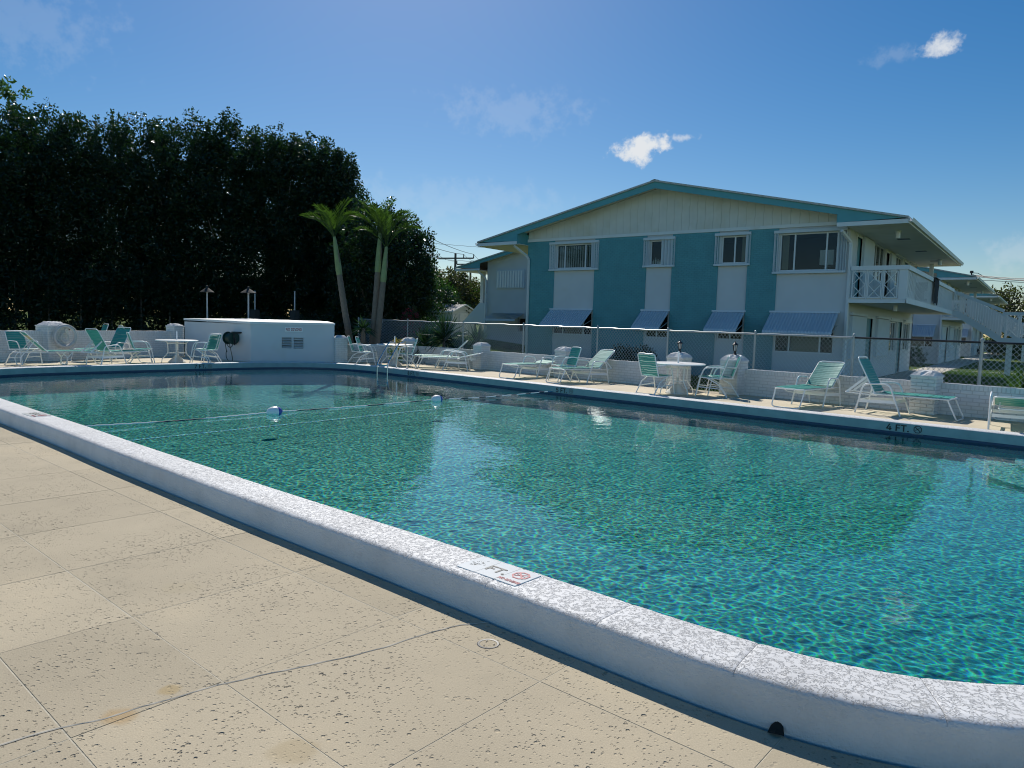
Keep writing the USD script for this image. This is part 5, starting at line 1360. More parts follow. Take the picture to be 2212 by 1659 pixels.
def round_table(label, loc, r=.62, pole=1.08):
    t = thing('round_table', label, 'table', (loc[0], loc[1], FAR_Z), 0, 'white round patio tables')
    obj('tabletop', MB().lathe([(.022, .712), (r - .02, .708), (r, .700), (r + .004, .688), (r - .005, .675), (r - .04, .680), (.022, .690)], n=48), 'table_white', t, smooth=40)
    for k in range(4):
        a = PI / 4 + k * PI / 2 + .2; c, s = math.cos(a), math.sin(a)
        pr = rounded([(.36, .69), (.27, .62), (.25, .30), (.43, .10), (.44, .0)], .10)
        obj('leg', MB().tube([(x * c, x * s, z) for x, z in pr], TR, 8), 'tube', t, smooth=50)
    obj('brace_ring', MB().tube([(.255 * math.cos(a), .255 * math.sin(a), .30) for a in np.linspace(0, 2 * PI, 24, endpoint=False)], .009, 6, True), 'tube', t)
    obj('upper_ring', MB().tube([(.28 * math.cos(a), .28 * math.sin(a), .60) for a in np.linspace(0, 2 * PI, 24, endpoint=False)], .009, 6, True), 'tube', t)
    return t


def umbrella_stand(label, loc, ptop=.98):
    t = thing('umbrella_stand', label, 'umbrella stand', (loc[0], loc[1], FAR_Z), 0, 'umbrella stands under the round tables')
    obj('base', MB().lathe([(.0, 0), (.26, 0), (.262, .02), (.23, .05), (.075, .20), (.06, .215), (.0, .22)], n=28), 'concrete_base', t, smooth=40)
    obj('collar', MB().lathe([(.034, .2), (.034, .36), (.026, .37)], n=12), 'concrete_base', t)
    obj('pole', MB().tube([(0, 0, .2), (0, 0, ptop)], .0185, 10), 'table_white', t)


for nm, loc in (('in front of the pillar with a lantern', (-6.80, 15.55)), ('at the deep end, left of the pump house', (-21.95, 11.75)), ('behind the pool ladder', (-17.62, 16.98))):
    round_table('white round patio table ' + nm, loc); umbrella_stand('conical umbrella stand with bare white pole ' + nm, loc)

# pool ladder
ld = thing('pool_ladder', 'stainless steel pool ladder with two hooped handrails', 'pool ladder')
la = arc_of(-16.35, 15.4); lp, ln = at_arc(la); lt_ = np.array([-ln[1], ln[0]])
for s in (-1, 1):
    o = lp + lt_ * s * .27
    P_ = lambda d, z: (*(o + ln * d), z)
    obj('handrail', MB().tube(rounded([P_(-.12, -.42), P_(-.12, .30), P_(.30, .97), P_(.52, .97), P_(.62, .80), P_(.62, FAR_Z)], .13, 8), .021, 10), 'stainless', ld, smooth=50)
    obj('flange', MB().lathe([(0, .03), (.03, .03), (.05, .012), (.055, 0)], P_(.62, FAR_Z), 14), 'stainless', ld)
for z in (-.12, -.34): obj('step', MB().bar((*(lp - lt_ * .25 - ln * .12), z), (*(lp + lt_ * .25 - ln * .12), z), .08, .025), 'stainless', ld)
obj('cross_bar', MB().tube([(*(lp - lt_ * .27 - ln * .12), .27), (*(lp + lt_ * .27 - ln * .12), .27)], .017, 8), 'stainless', ld)

# float rope across the pool
A0, F1_, F2_, A1 = on_z(205, 922, .03), on_z(593, 890, .03), on_z(944, 863, .03), on_z(1183, 846, .10)
rope = thing('float_rope', 'braided white and dark rope stretched across the pool', 'rope')
A0 = np.array([A0[0], A0[1] - .35, .06]); rp_ = []
for a, b, zz in ((A0, F1_, 0.0), (F1_, F2_, -.012), (F2_, A1, -.02)):
    for t_ in np.linspace(0, 1, 40, endpoint=False):
        q = a * (1 - t_) + b * t_; w_ = math.sin(PI * t_); q[2] = a[2] * (1 - t_) + b[2] * t_ - (.022 if b is not A1 else .03) * w_ + .002; q[:2] += np.array([.10, .02]) * w_ * (-1 if zz else .6) * .5
        q[2] = max(q[2], .008); rp_.append(q)
rp_.append(A1)
rp_ = np.array(rp_)
obj('rope', MB().tube(rp_, .0105, 6), 'rope', rope, smooth=60)
obj('rope_hook', MB().tube([A1 + (0, 0, 0), A1 + (.03, .10, .0), A1 + (.05, .16, .01)], .012, 6), 'stainless', rope)
for nm, c in (('nearer', F1_), ('farther', F2_)):
    d = (F2_ - F1_); d = d / np.linalg.norm(d); d[2] = 0; d /= np.linalg.norm(d)
    s_ = np.cross((0, 0, 1), d); axm = np.array([s_, np.cross(d, s_), d])
    t = thing('rope_float', 'white and blue egg shaped float on the rope, the %s of the two' % nm, 'float', (c[0], c[1], .035), 0, 'floats on the pool rope')
    prof = [(.092 * math.sqrt(max(0, 1 - (h / .142) ** 2)) if abs(h) < .139 else .022, h) for h in np.linspace(-.142, .142, 19)]
    obj('white_half', MB().lathe([(0, prof[0][1])] + [p for p in prof if p[1] <= .034] + [(.0888, .036)], n=24, ax=axm), 'float_white', t, smooth=40)
    obj('blue_half', MB().lathe([(.0888, .037)] + [p for p in prof if p[1] > .04] + [(0, prof[-1][1])], n=24, ax=axm), 'float_blue', t, smooth=40)

lf_ = thing('fallen_leaf', 'crumpled dark leaf lying against the near coping', 'leaf', (-.775, 2.925, 0.004))
obj('blade', MB().add([(-.030, -.02, .002), (0, -.03, .012), (.034, -.006, .004), (.022, .022, .026), (-.003, .033, .044), (-.026, .013, .022), (0, 0, .018)], [(0, 1, 6), (1, 2, 6), (2, 3, 6), (3, 4, 6), (4, 5, 6), (5, 0, 6)]).add([(-.012, .012, .02), (.0, .033, .05), (.013, .036, .04), (.006, .012, .012)], [(0, 1, 2), (0, 2, 3)]), 'dead_leaf', lf_)
obj('stalk', MB().tube([(-.003, .03, .04), (-.012, .04, .056)], .002, 5), 'dead_leaf', lf_)

# ------------------------------------------------------------------ lamp posts and poles behind
def garden_lamp(label, az, dist, tan_top, r):
    c = polar(az, dist); gz = float(ground_z(*c)); top = 1.65 + tan_top * dist
    t = thing('garden_lamp', label, 'lamp post', (c[0], c[1], gz), 0, 'garden lamps with wide shades')
    h = top - gz
    obj('post', MB().tube([(0, 0, -.1), (0, 0, h - .12)], .030, 8), 'post_grey', t)
    obj('shade', MB().lathe([(0, h), (.04, h - .02), (.05, h - .10), (r * .55, h - .17), (r, h - .26), (r * .98, h - .275), (.05, h - .15), (0, h - .13)], n=20), 'lamp_shade', t)
    obj('bulb', MB().lathe([(0, h - .16), (.05, h - .2), (.06, h - .26), (0, h - .31)], n=10), 'lamp_glass', t)


garden_lamp('garden lamp with wide dark shade behind the pump house, the left one', -59.8, 30, .0385, .26)
garden_lamp('garden lamp with wide dark shade behind the pump house, the right one', -56.96, 30, .0395, .30)
for k, (az, dist, tt_, lab) in enumerate(((-56.5, 33, .0330, 'thin grey post with dark box, just right of the right garden lamp'), (-53.65, 32, .0345, 'thin grey post with dark box, in front of the hedge above the vents'))):
    c = polar(az, dist); gz = float(ground_z(*c)); top = 1.65 + tt_ * dist
    t = thing('service_post', lab, 'post', (c[0], c[1], gz), 0)
    obj('post', MB().tube([(0, 0, -.1), (0, 0, top - gz)], .028, 8), 'post_grey', t)
    obj('box', MB().box(-.17, .17, -.12, .12, .3, top - gz - .78), 'lamp_shade', t); obj('cap', MB().lathe([(.034, 0), (.034, .03), (0, .04)], (0, 0, top - gz - .01), 8), 'post_grey', t)
c = polar(-47.25, 29.5); t = thing('lantern_post', 'slim post with a little house shaped lantern right of the forked palm', 'lamp post', (c[0], c[1], .0))
obj('post', MB().tube([(0, 0, -.1), (0, 0, 1.55)], .022, 8), 'galvanised', t); obj('lantern', MB().box(-.09, .09, -.09, .09, 1.55, 1.70), 'post_grey', t); obj('roof', MB().lathe([(.17, 1.69), (.16, 1.71), (.0, 1.86)], n=4), 'post_grey', t)

# ------------------------------------------------------------------ foliage
def leaf_cloud(centers, rad, per, size, seed, droop=.2, aspect=.5, out=None):
    """leaf-sized folded quads scattered round the centres"""
    rng = np.random.default_rng(seed); centers = np.asarray(centers, float); n = len(centers) * per
    c = np.repeat(centers, per, 0); rad = np.repeat(np.broadcast_to(rad, len(centers)), per)
    d = rng.normal(size=(n, 3)); d /= np.linalg.norm(d, axis=1, keepdims=True)
    p = c + d * (rad * rng.random(n) ** .45)[:, None]
    ax = d * .9 + rng.normal(size=(n, 3)) * .7 + np.array([0, 0, .35 - droop]); ax /= np.linalg.norm(ax, axis=1, keepdims=True)
    sd = np.cross(ax, rng.normal(size=(n, 3))); sd /= np.linalg.norm(sd, axis=1, keepdims=True); up = np.cross(sd, ax)
    L = size * rng.uniform(.65, 1.35, n); Wd = L * aspect
    b = p - ax * (L / 2)[:, None]; t = p + ax * (L / 2)[:, None]; l = p + sd * (Wd / 2)[:, None] + up * (L * .10)[:, None]; r = p - sd * (Wd / 2)[:, None] + up * (L * .10)[:, None]
    v = np.stack([b, l, t, r], 1).reshape(-1, 3); i = np.arange(n) * 4
    return v, np.concatenate([np.stack([i, i + 1, i + 2], 1), np.stack([i, i + 2, i + 3], 1)])


def crown_points(n, c, rx, rz, seed, zmin=None, shell=.55, lump=.25):
    rng = np.random.default_rng(seed); d = rng.normal(size=(n, 3)); d /= np.linalg.norm(d, axis=1, keepdims=True)
    r = shell + (1 - shell) * rng.random(n) ** .7
    r *= 1 - lump / 2 + lump * (meshkit.noise(d * 2.3 + seed, seed) * 1.6 - .3)
    p = np.asarray(c) + d * r[:, None] * np.array([rx, rx, rz])
    return p if zmin is None else p[p[:, 2] > zmin]


def tree(name, label, cat, c, gz, top, rx, n, per, size, leaf, seed, bottom=.8, group=None, shell=.5, trunk_r=.22, limbs=6, sprigs=0):
    t = thing(name, label, cat, (c[0], c[1], gz), 0, group); rng = np.random.default_rng(seed)
    h = top - gz; zc, rz = (h + bottom) / 2, (h - bottom) / 2
    q = crown_points(n, (0, 0, zc), rx, rz * 1.02, seed, .2, shell)
    # boxier than an egg: pull the crown out to columns
    k = np.abs(q[:, 2] - zc) / rz; sc_ = 1 + .30 * np.clip(k, 0, 1) ** 2 * (q[:, 2] < zc); q[:, :2] *= sc_[:, None]
    rad = rx * .13 + .10
    if sprigs:
        a = rng.uniform(0, 2 * PI, sprigs); rr = rx * .85 * np.sqrt(rng.random(sprigs)); zz = zc + rz * np.sqrt(np.clip(1 - (rr / rx) ** 2, .05, 1)) + rng.uniform(-.1, .55, sprigs)
        sp_ = np.stack([rr * np.cos(a), rr * np.sin(a), zz], 1); sp_ = np.concatenate([sp_, sp_ - (0, 0, .3), sp_ - (0, 0, .6)])
        v1, f1 = leaf_cloud(sp_, .22, 16, size, seed + 5)
    v, f = leaf_cloud(q, rad, per, size, seed)
    mb = MB().add(v, f)
    if sprigs: mb.add(v1, f1)
    obj('crown', mb, leaf, t)
    tr = MB().tube([(0, 0, -.3), (.05, .03, h * .2), (-.04, .06, h * .45), (.08, -.04, h * .75)], [trunk_r * 1.25, trunk_r, trunk_r * .75, trunk_r * .3], 8)
    obj('trunk', tr, 'bark', t)
    for k in range(limbs):
        a = k * 2 * PI / limbs + rng.uniform(-.3, .3); z0 = h * rng.uniform(.18, .5)
        obj('limb', MB().tube([(0, 0, z0), (rx * .35 * math.cos(a), rx * .35 * math.sin(a), z0 + h * .12), (rx * .7 * math.cos(a), rx * .7 * math.sin(a), z0 + h * .3)], [trunk_r * .5, trunk_r * .32, trunk_r * .1], 6), 'bark', t)
    return t


def top_at(py, px, dist):
    d = ray(px, py); return 1.65 + d[2] / np.hypot(d[0], d[1]) * dist


TREES = [(-70, 235, 42.5, 3.4, 'dense dark ficus tree cut by the left edge of the picture'), (60, 222, 43, 3.3, 'dense dark ficus tree, tallest of the row, near the left edge'), (178, 246, 43, 3.1, 'dense dark ficus tree behind the ring buoy pillar'),
         (292, 250, 42.5, 3.1, 'dense dark ficus tree behind the two shaded lounger backs'), (400, 247, 42, 3.0, 'dense dark ficus tree above the left end of the pump house'), (505, 255, 41.5, 2.9, 'dense dark ficus tree behind the two garden lamps'),
         (600, 272, 41, 2.7, 'dense dark ficus tree above the NO DIVING sign'), (672, 290, 40.5, 2.3, 'dense dark ficus tree left of the single palm'), (726, 330, 40, 1.9, 'rounded end of the dark ficus row behind the single palm')]
for k, (px, py, dist, rx, lab) in enumerate(TREES):
    d = ray(px, py); az = math.degrees(math.atan2(d[0], d[1])); c = polar(az, dist); gz = float(ground_z(*c))
    tree('ficus_tree', lab, 'tree', c, gz, top_at(py, px, dist) - .3, rx, 640, 66, .165, 'ficus_leaf', 100 + k, .0, 'row of tall dark ficus trees', .50, .25, 5, 42)
LOWTREES = [(815, 440, 34, 2.1, 'lower dark tree behind the forked palm'), (868, 470, 35, 1.9, 'dark tree with ragged right side beyond the forked palm')]
for k, (px, py, dist, rx, lab) in enumerate(LOWTREES):
    d = ray(px, py); az = math.degrees(math.atan2(d[0], d[1])); c = polar(az, dist); gz = float(ground_z(*c))
    tree('ficus_tree', lab, 'tree', c, gz, top_at(py, px, dist), rx, 420, 60, .15, 'ficus_leaf', 130 + k, .0, None, .45, .2, 5, 24)
d = ray(-12, 140); az = math.degrees(math.atan2(d[0], d[1])); c = polar(az, 52)
tree('feathery_tree', 'tall pale feathery tree poking in at the top left corner', 'tree', c, .6, top_at(132, 0, 52), 2.0, 62, 26, .24, 'fine_leaf', 151, 9.6, None, .3, .2, 6)
# undergrowth that closes the row near the ground
hedge_n = 0


def hedge(label, p0, p1, z0, z1, w, n, per, size, leaf, seed, name='hedge', cat='hedge', rad=.22):
    p0, p1 = np.array(p0, float), np.array(p1, float); rng = np.random.default_rng(seed); u = (p1 - p0) / np.linalg.norm(p1 - p0); m = np.array([-u[1], u[0]]); mid = (p0 + p1) / 2
    t = thing(name, label, cat, (mid[0], mid[1], z0))
    a = rng.random(n); b = rng.uniform(-.5, .5, n) * w; z = rng.random(n) ** .8 * (z1 - z0) * (.93 + .07 * rng.random(n))
    q = np.c_[(p0 - mid)[None] + u[None] * (a * np.linalg.norm(p1 - p0))[:, None] + m[None] * b[:, None], z]
    v, f = leaf_cloud(q, rad, per, size, seed); obj('foliage', MB().add(v, f), leaf, t)
    for k in range(max(2, int(np.linalg.norm(p1 - p0) / 1.2))):
        c = (p0 - mid) + u * (k + .5) * np.linalg.norm(p1 - p0) / max(2, int(np.linalg.norm(p1 - p0) / 1.2)); obj('stem', MB().tube([(c[0], c[1], -.1), (c[0] + .05, c[1], (z1 - z0) * .4), (c[0] - .04, c[1] + .03, (z1 - z0) * .8)], [.05, .04, .015], 6), 'bark', t)
    return t


hedge('long dark hedge under the ficus trees behind the left wall', (-40, 6), (-33.5, 24), .3, 3.6, 1.6, 900, 26, .20, 'hedge_leaf', 161, rad=.4)
hedge('dark hedge behind the pump house and the palms', (-31.0, 20.5), (-23.2, 24.5), .1, 1.75, 1.2, 500, 26, .13, 'hedge_leaf', 162, rad=.25)
hedge('clipped dark box hedge between the first and second apartment buildings', (-8.5, 46.2), (-5.45, 46.2), -.1, .98, 1.1, 260, 22, .09, 'hedge_leaf', 163, rad=.14)
hedge('dark round shrub against the gable wall left of the lantern pillar', (-13.1, 23.9), (-11.4, 23.9), -.1, .95, .9, 120, 24, .09, 'hedge_leaf', 164, 'shrub', 'shrub', .2)
hedge('low dark plants along the foot of the left white building', (-28, 33.5), (-22.5, 33.0), -.05, .35, .8, 120, 20, .12, 'hedge_leaf', 165, 'shrub', 'shrub', .15)
hedge('small sunlit shrub glowing in the dark under the ficus row', (-36.3, 18.6), (-35.2, 19.8), 1.6, 2.9, .8, 60, 24, .13, 'bright_leaf', 166, 'shrub', 'shrub', .3)


def bush(label, az, dist, z0, z1, rx, n, per, size, leaf, seed, name='bush', cat='bush'):
    c = polar(az, dist); t = thing(name, label, cat, (c[0], c[1], z0)); h = z1 - z0
    q = crown_points(n, (0, 0, h / 2), rx, h / 2, seed, 0.02, .3); v, f = leaf_cloud(q, rx * .18 + .05, per, size, seed)
    obj('foliage', MB().add(v, f), leaf, t); obj('stem', MB().tube([(0, 0, -.1), (.03, 0, h * .3), (-.05, .04, h * .7)], [.06, .05, .02], 6), 'bark', t)
    return t


bush('sunlit green tree right of the dark row, behind the wires', -46.4, 40, .5, 4.5, 1.6, 230, 34, .17, 'bright_leaf', 171, 'small_tree', 'tree')
bush('low yellow green palm like bush beside the shed', -45.35, 37, .5, 2.9, .8, 90, 30, .18, 'bright_leaf', 172)
b_ = bush('red flowering bougainvillea bush in front of the shed', -44.8, 31.0, .3, 2.25, .50, 70, 20, .10, 'brown_leaf', 173, 'bougainvillea', 'bush')
v, f = leaf_cloud(crown_points(46, (0, 0, 1.2), .45, .75, 174, .3, .6), .12, 14, .075, 175); obj('blossom', MB().add(v, f), 'red_flower', b_)
b_ = bush('small yellow flowers above the low wall left of the ladder', -45.9, 25.4, .1, .98, .34, 40, 18, .06, 'bright_leaf', 176, 'flower_bed', 'flowers')
v, f = leaf_cloud(crown_points(30, (0, 0, .72), .32, .2, 177, .5, .5), .07, 12, .045, 178); obj('blossom', MB().add(v, f), 'yellow_flower', b_)
tree('garden_tree', 'broad green tree behind the shed', 'tree', polar(-44.0, 60), .6, 5.3, 3.0, 300, 34, .24, 'bright_leaf', 181, 1.0)
tree('garden_tree', 'brownish green tree behind the shed, left of the utility pole', 'tree', polar(-41.9, 64), .6, 6.2, 2.9, 300, 30, .26, 'brown_leaf', 182, 1.0, None, .4)
tree('garden_tree', 'dark green tree between the shed and the white building', 'tree', polar(-39.9, 68), .6, 5.4, 3.2, 300, 30, .26, 'bright_leaf', 183, 1.0, None, .4)
tree('garden_tree', 'dark tree low behind the shed roof', 'tree', polar(-42.9, 54), .6, 3.9, 2.6, 260, 34, .22, 'ficus_leaf', 184, .4)
for k, (az, di, tp, rx, lf2, lab) in enumerate(((-1.9, 118, 8.2, 5.0, 'brown_leaf', 'greyish distant tree beyond the last eave at the right edge'), (1.5, 112, 7.4, 4.5, 'bright_leaf', 'distant green tree at the right edge'), (-2.6, 76, 1.6, 1.2, 'brown_leaf', 'red brown bush beyond the stair'), (-1.4, 70, 2.0, 1.2, 'ficus_leaf', 'dark bush under the stair landing'), (.4, 44, 2.1, 1.1, 'ficus_leaf', 'dark bush at the right edge behind the stair column'))):
    c = polar(az, di)
    if tp > 3: tree('distant_tree', lab, 'tree', c, -.1, tp, rx, 200, 26, .4, lf2, 190 + k, 1.0)
    else: bush(lab, az, di, -.1, tp, rx, 120, 26, .13, lf2, 190 + k)


# ------------------------------------------------------------------ palms
def frond(L, lift, az, droop, seed, nleaf=34, lw=.5, z0=0.0, wide=.024):
    rng = np.random.default_rng(seed); s = np.linspace(0, 1, 16)
    ang = lift - droop * s ** 1.5
    x = np.r_[0, np.cumsum(np.cos(ang[:-1]) * np.diff(s))] * L; z = np.r_[0, np.cumsum(np.sin(ang[:-1]) * np.diff(s))] * L
    P_ = np.c_[x, 0 * x, z]; mb = MB().tube(P_, np.linspace(.022, .004, 16), 5)
    t = np.gradient(P_, axis=0); t /= np.linalg.norm(t, axis=1, keepdims=True); V, F_ = [], []
    for k in range(nleaf):
        u = .20 + .80 * k / (nleaf - 1); b = np.array([np.interp(u, s, P_[:, i]) for i in range(3)]); tt_ = np.array([np.interp(u, s, t[:, i]) for i in range(3)]); up = np.cross(tt_, (0, 1, 0)); up *= np.sign(up[2] + 1e-9)
        ll = lw * (.35 + .65 * math.sin(PI * (.12 + .80 * (u - .2) / .8))) * rng.uniform(.85, 1.1)
        for sg in (-1, 1):
            dr = tt_ * .75 + np.array([0, sg, 0]) * .62 + up * rng.uniform(.25, .60); dr /= np.linalg.norm(dr); m = b + dr * ll * .55; e = b + dr * ll + np.array([0, 0, -.20 * ll * rng.uniform(.3, 1.4)]); w = np.cross(dr, up); w = w / np.linalg.norm(w) * wide
            n = len(V); V += [b, m + w / 2, e, m - w / 2]; F_ += [(n, n + 1, n + 2), (n, n + 2, n + 3)]
    mb.add(V, F_); a = math.radians(az)
    return mb.move(lambda v: rot2(v, math.degrees(a)) + (0, 0, z0))


def palm(label, base, top, shaft_len, trunk_r, nfr, L, seed, gz=0.0, shaft_mat='crownshaft', azs=None):
    t = thing('palm_tree', label, 'palm tree', (base[0], base[1], gz)); rng = np.random.default_rng(seed)
    T = np.array([top[0] - base[0], top[1] - base[1], top[2] - gz]); s = np.linspace(0, 1, 72)
    curve = np.stack([T[0] * s ** .75, T[1] * s ** .75, T[2] * s], 1); H = T[2]; ks = 1 - shaft_len / H; it = s <= ks + .02
    r = trunk_r * (1.12 - .38 * s) * (1 + .07 * (np.arange(72) % 3 == 0))
    obj('trunk', MB().tube(curve[it], r[it], 12), 'palm_bark', t, smooth=50)
    c2 = curve[s >= ks - .03]; sh = trunk_r * np.interp(np.linspace(0, 1, len(c2)), [0, .15, .6, 1], [.92, 1.0, .80, .45]); obj('crownshaft', MB().tube(c2, sh, 12), shaft_mat, t, smooth=50)
    obj('dry_sheath', MB().tube([c2[1] + (.07, 0, 0), c2[len(c2) // 2] + (.10, .02, -.05), c2[-1] + (.03, 0, -.10)], [.012, .03, .01], 6), 'bark', t)
    for k in range(nfr):
        az = (azs[k] if azs else k * 360 / nfr + rng.uniform(-18, 18)); lift = math.radians(rng.uniform(42, 84)); Lk = L * rng.uniform(.85, 1.12)
        obj('frond', frond(Lk, lift, az, math.radians(rng.uniform(45, 85)), seed * 50 + k, 20, .44).move(lambda v: v + curve[-1] - np.array([0, 0, .05])), 'palm_leaf', t)
    return t


b1, b2 = polar(-49.0, 27.2), polar(-47.95, 27.0)
tp1, tp2, tp3 = polar(-50.75, 27.2), polar(-47.30, 27.0), polar(-46.8, 26.8)
palm('slender single palm leaning left behind the white pillar', b1, (*tp1, 1.65 + .110 * 27.2), 1.25, .115, 9, 1.45, 7)
palm('left trunk of the forked palm pair', b2, (*tp2, 1.65 + .118 * 27), 1.3, .115, 9, 1.5, 8)
palm('right trunk of the forked palm pair, leaning right', b2 + np.array([.10, .05]), (*tp3, 1.65 + .100 * 26.8), 1.2, .115, 10, 1.55, 9)


def spiky(label, c, gz, heads, seed, name='spiky_plant', leaf='fan_leaf'):
    t = thing(name, label, 'plant', (c[0], c[1], gz)); rng = np.random.default_rng(seed)
    for (dx, dy, h, n, L) in heads:
        obj('stem', MB().tube([(dx * .3, dy * .3, -.1), (dx, dy, h * .6), (dx, dy, h)], [.12, .10, .08], 8), 'bark', t); mb = MB(); V, F_ = [], []
        for k in range(n):
            a = rng.uniform(0, 2 * PI); el = math.radians(rng.uniform(-25, 85)); ll = L * rng.uniform(.75, 1.1); d = np.array([math.cos(el) * math.cos(a), math.cos(el) * math.sin(a), math.sin(el)]); b = np.array([dx, dy, h + rng.uniform(-.15, .05)])
            w = np.cross(d, rng.normal(size=3)); w = w / np.linalg.norm(w) * .022; m = b + d * ll * .5; e = b + d * ll + np.array([0, 0, -.10 * ll * math.cos(el) - (.15 * ll if el < .2 else 0)]); q = len(V)
            V += [b + w * .5, b - w * .5, m + w, m - w, e]; F_ += [(q, q + 2, q + 3), (q, q + 3, q + 1), (q + 2, q + 4, q + 3)]
        mb.add(V, F_); obj('blades', mb, leaf, t)
    return t


yc = polar(-42.1, 25.8)
spiky('large spiky yucca like plant with several heads behind the wall, in front of the shed', yc, -.05, [(0, 0, 1.15, 230, 1.02), (-.85, .05, .75, 190, .95), (.62, .3, .70, 170, .80), (.85, .8, 1.0, 150, .75)], 201)
yq = on_y(2205, 790, 18.2)
spiky('spiky green palm plant behind the wall at the right edge', (yq[0] + .1, yq[1]), -.1, [(0, 0, .62, 150, .75)], 202, 'fan_palm', 'palm_leaf')
spiky('small glossy plant between the palm trunks', polar(-48.5, 26.5), .2, [(0, 0, 1.15, 90, .55)], 203)

# grass tufts where the lawn shows close by
rng = np.random.default_rng(9)


def tufts(poly, n, seed, h=.07):
    r_ = np.random.default_rng(seed); x0, y0, x1, y1 = poly.bounds; p = np.c_[r_.uniform(x0, x1, n * 2), r_.uniform(y0, y1, n * 2)]
    from shapely import contains_xy
    p = p[contains_xy(poly, p[:, 0], p[:, 1])][:n]; m = len(p); a = r_.uniform(0, 2 * PI, m); le = r_.uniform(.0, .05, m); hh = h * r_.uniform(.5, 1.3, m); w = .012
    z = ground_z(p[:, 0], p[:, 1]); b = np.c_[p, z]; s = np.c_[np.cos(a), np.sin(a), 0 * a] * w; t = b + np.c_[np.cos(a + 1) * le, np.sin(a + 1) * le, hh]
    v = np.stack([b + s, b - s, t], 1).reshape(-1, 3); return v, np.arange(3 * m).reshape(-1, 3)


gm = MB()
for poly, n, s_ in ((Polygon([(-8.2, 17.6), (-4.8, 17.1), (-4.8, 24), (-8.5, 24.5)]), 26000, 1), (Polygon([(-3.8, 17), (3, 16.4), (3, 44), (-3.8, 44)]), 42000, 2), (Polygon([(-21, 20), (-9, 18), (-9, 25), (-21, 36), (-30, 36), (-27, 26)]), 36000, 3)):
    gm.add(*tufts(poly, n, s_))
tag(obj('grass', gm, 'grass_blade'), 'short green grass blades on the lawn behind the fence', 'grass', kind='stuff')
tag(obj('garden_path', MB().box(-5.3, -3.85, 25.8, 96, -.12, -.085), 'walk'), 'concrete garden path along the balcony side of the buildings', 'path', kind='structure')
tag(obj('garden_path', MB().box(-3.85, 1.5, 42.0, 43.2, -.12, -.086), 'walk'), 'concrete branch path crossing the lawn beyond the stair', 'path', kind='structure')

# ------------------------------------------------------------------ shed, poles, wires, car
sc_ = np.array([-35.45, 38.0]); gz = float(ground_z(*sc_)); sh = thing('garden_shed', 'small white garden shed with grey shingle roof', 'shed', (sc_[0], sc_[1], .62))
W_, D_ = 1.80, 2.4; zt_ = 1.80; zr_ = 2.22
obj('wall', MB().box(-W_, W_, 0, D_, 0, zt_), 'shed_wall', sh)
for s in (-1, 1): obj('gable', MB().add([(s * W_, 0, zt_), (s * W_, D_, zt_), (s * W_, D_ / 2, zr_), (s * (W_ - .05), 0, zt_), (s * (W_ - .05), D_, zt_), (s * (W_ - .05), D_ / 2, zr_)], [(0, 1, 2), (3, 5, 4)]), 'shed_wall', sh)
for s in (0, 1):
    y0, y1 = (-.16, D_ / 2) if s == 0 else (D_ + .16, D_ / 2)
    rs = obj('roof_slope', MB().add([(-W_ - .16, y0, zt_ - .06), (W_ + .16, y0, zt_ - .06), (W_ + .16, y1, zr_ + .05), (-W_ - .16, y1, zr_ + .05), (-W_ - .16, y0, zt_ - .0), (W_ + .16, y0, zt_ - .0), (W_ + .16, y1, zr_ + .11), (-W_ - .16, y1, zr_ + .11)], [(0, 1, 2, 3), (7, 6, 5, 4), (0, 4, 5, 1), (1, 5, 6, 2), (3, 2, 6, 7), (0, 3, 7, 4)]), 'shingle', sh)
obj('fascia', MB().box(-W_ - .17, W_ + .17, -.19, -.165, zt_ - .09, zt_ + .01), 'white_paint', sh)
for s in (-1, 1):
    for y0 in (-.17, D_ + .17): obj('barge_board', MB().bar((s * (W_ + .175), y0, zt_ - .02), (s * (W_ + .175), D_ / 2, zr_ + .09), .02, .10), 'white_paint', sh)
obj('door', MB().box(W_ + .002, W_ + .03, .75, 1.65, .05, 1.72), 'white_paint', sh); obj('corner_board', MB().box(W_ - .08, W_ + .012, -.012, .06, 0, zt_), 'white_paint', sh)


def util_pole(label, az, dist, tan_top, arms, seed):
    c = polar(az, dist); top = 1.65 + tan_top * dist; t = thing('utility_pole', label, 'utility pole', (c[0], c[1], 0), 0, 'wooden utility poles with wires')
    obj('pole', MB().tube([(0, 0, -.3), (0, 0, top)], [.17, .12], 8), 'wood_pole', t); u = np.array([math.cos(math.radians(-az)), math.sin(math.radians(-az))]); pts = []
    for (w, dz) in arms:
        a = (*(-u * w), top - dz - .12); b = (*(u * w), top - dz + .02); obj('cross_arm', MB().bar(a, b, .12, .14), 'wood_pole', t)
        for s in (-1, .45, 1):
            q = (*(u * w * s), top - dz - .05 + .07 * s); obj('insulator', MB().tube([q, (q[0], q[1], q[2] + .42)], [.06, .05], 6), 'wood_pole', t); pts.append(np.array([c[0] + q[0], c[1] + q[1], q[2] + .42]))
    return t, pts


t1, q1_ = util_pole('utility pole with one crossarm above the trees behind the shed', -41.41, 78, .0945, [(1.95, .45)], 1)
t2, q2_ = util_pole('farther utility pole half hidden by the white building', -40.2, 90, .0845, [(1.7, .3)], 2)
obj('transformer', MB().lathe([(0, 0), (.3, 0), (.3, .8), (0, .85)], (.45, -.3, 6.0 - 2.2), 10), 'post_grey', t2)
obj('street_light_arm', MB().tube([(0.1, 0, 4.2), (1.0, .8, 4.9), (1.9, 1.5, 4.95)], .06, 6), 'post_grey', t2)


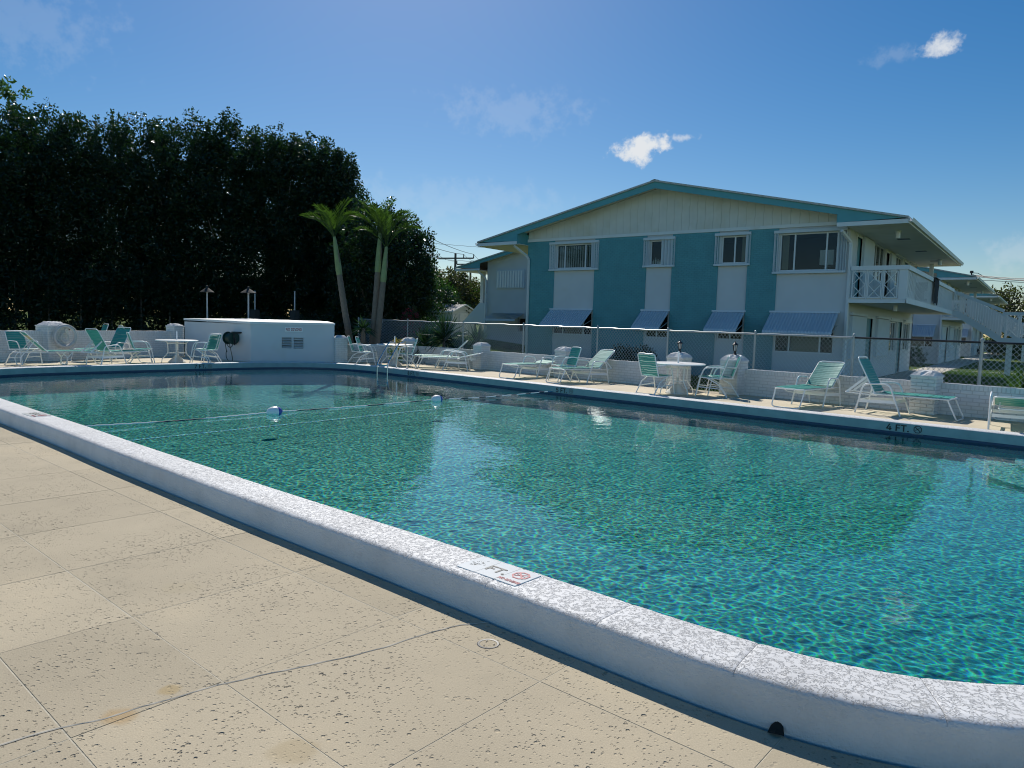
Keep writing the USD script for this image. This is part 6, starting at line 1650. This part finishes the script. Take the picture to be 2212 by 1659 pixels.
def wire(label, pts, r, sag=.4, group='overhead wires'):
    p = []
    for a, b in zip(pts, pts[1:]):
        for t_ in np.linspace(0, 1, 14, endpoint=False): p.append(np.array(a) * (1 - t_) + np.array(b) * t_ - np.array([0, 0, sag * 4 * t_ * (1 - t_)]))
    p.append(np.array(pts[-1])); tag(obj('overhead_wire', MB().tube(p, r, 4), 'wire'), label, 'wire', group)


for k, nm in enumerate(('lowest', 'middle', 'uppermost')):
    e = polar(-46.2 + .15 * k, 41); wire('slanting wire running from the utility poles into the dark tree, the %s of three' % nm, [q2_[k], q1_[k], np.array([*e, (6.0, 6.6, 7.2)[k]])], .022, .25)
YW = 104
HW = [((905, 521), (1000, 530), None), ((897, 553), (1030, 563), None), ((897, 575), (1100, 588), None), ((1060, 590), None, (2110, 598)), None]
lines = [((900, 519), 2, (2212, 606)), ((897, 552), 2, (2212, 630)), ((897, 574), 2, (2212, 642)), ((890, 597), 2, (2212, 655)), ((890, 620), 2, (2212, 670))]
for k, (a, _, b) in enumerate(lines):
    pa_, pb_ = on_y(*a, YW), on_y(*b, YW); pa2 = pa_ + (pa_ - pb_) * .25; pb2 = pb_ + (pb_ - pa_) * .15
    wire('long distant wire crossing the sky behind the buildings, the %s of five' % ('uppermost', 'second from the top', 'middle one', 'second from the bottom', 'lowest')[k], [pa2, pb2], .030, .6)
pj = N_ = on_y(2108, 597, 96); wire('thick double cable leaving the roof of the second building to the right', [on_y(2098, 595, 76), on_y(2215, 606, 70)], .05, .05); wire('upper cable over the roof of the second building, leaving to the right', [on_y(2098, 593, 76), on_y(2215, 602, 70)], .03, .05)
cq_ = on_y(2098, 600, 76); t = thing('service_mast', 'small dark service mast above the second roof at the right', 'mast', (cq_[0], cq_[1], 5.2)); zt2 = on_y(2098, 588, 76)[2] - 5.2
obj('pipe', MB().tube([(0, 0, 0), (0, 0, zt2)], .05, 6), 'black_metal', t); obj('weatherhead', MB().tube([(0, 0, zt2 - .1), (0, 0, zt2 + .12)], .14, 8), 'black_metal', t); obj('loop', MB().tube([(0, 0, zt2 - .05), (.5, -.3, zt2 - .12), (1.0, -.6, zt2 - .45)], .03, 5), 'black_metal', t)

cc_ = on_y(2150, 742, 84); car = thing('parked_car', 'silver blue parked car glimpsed beyond the stair', 'car', (cc_[0], 84, -.1), 12)
hull = Polygon([(-2.2, .35), (-2.15, .85), (-1.3, 1.0), (-.7, 1.42), (.7, 1.45), (1.4, 1.0), (2.15, .88), (2.25, .4)]).buffer(.05)
obj('body', MB().wall_poly(hull, -.85, .85), 'car_paint', car)
obj('side_window', MB().wall_poly(Polygon([(-1.1, 1.0), (-.62, 1.36), (.62, 1.38), (1.15, 1.02)]), -.865, -.855), 'car_glass', car)
obj('windscreen', MB().add([(-1.30, -.7, 1.06), (-1.30, .7, 1.06), (-.74, .62, 1.46), (-.74, -.62, 1.46)], [(0, 1, 2, 3)]), 'car_glass', car)
for x in (-1.35, 1.35):
    for y in (-.78, .78):
        w = obj('wheel', MB().lathe([(0, -.1), (.31, -.1), (.33, 0), (.31, .1), (0, .1)], (x, y, .33), 16, np.array([[1, 0, 0], [0, 0, 1], [0, -1, 0]], float)), 'rubber', car)
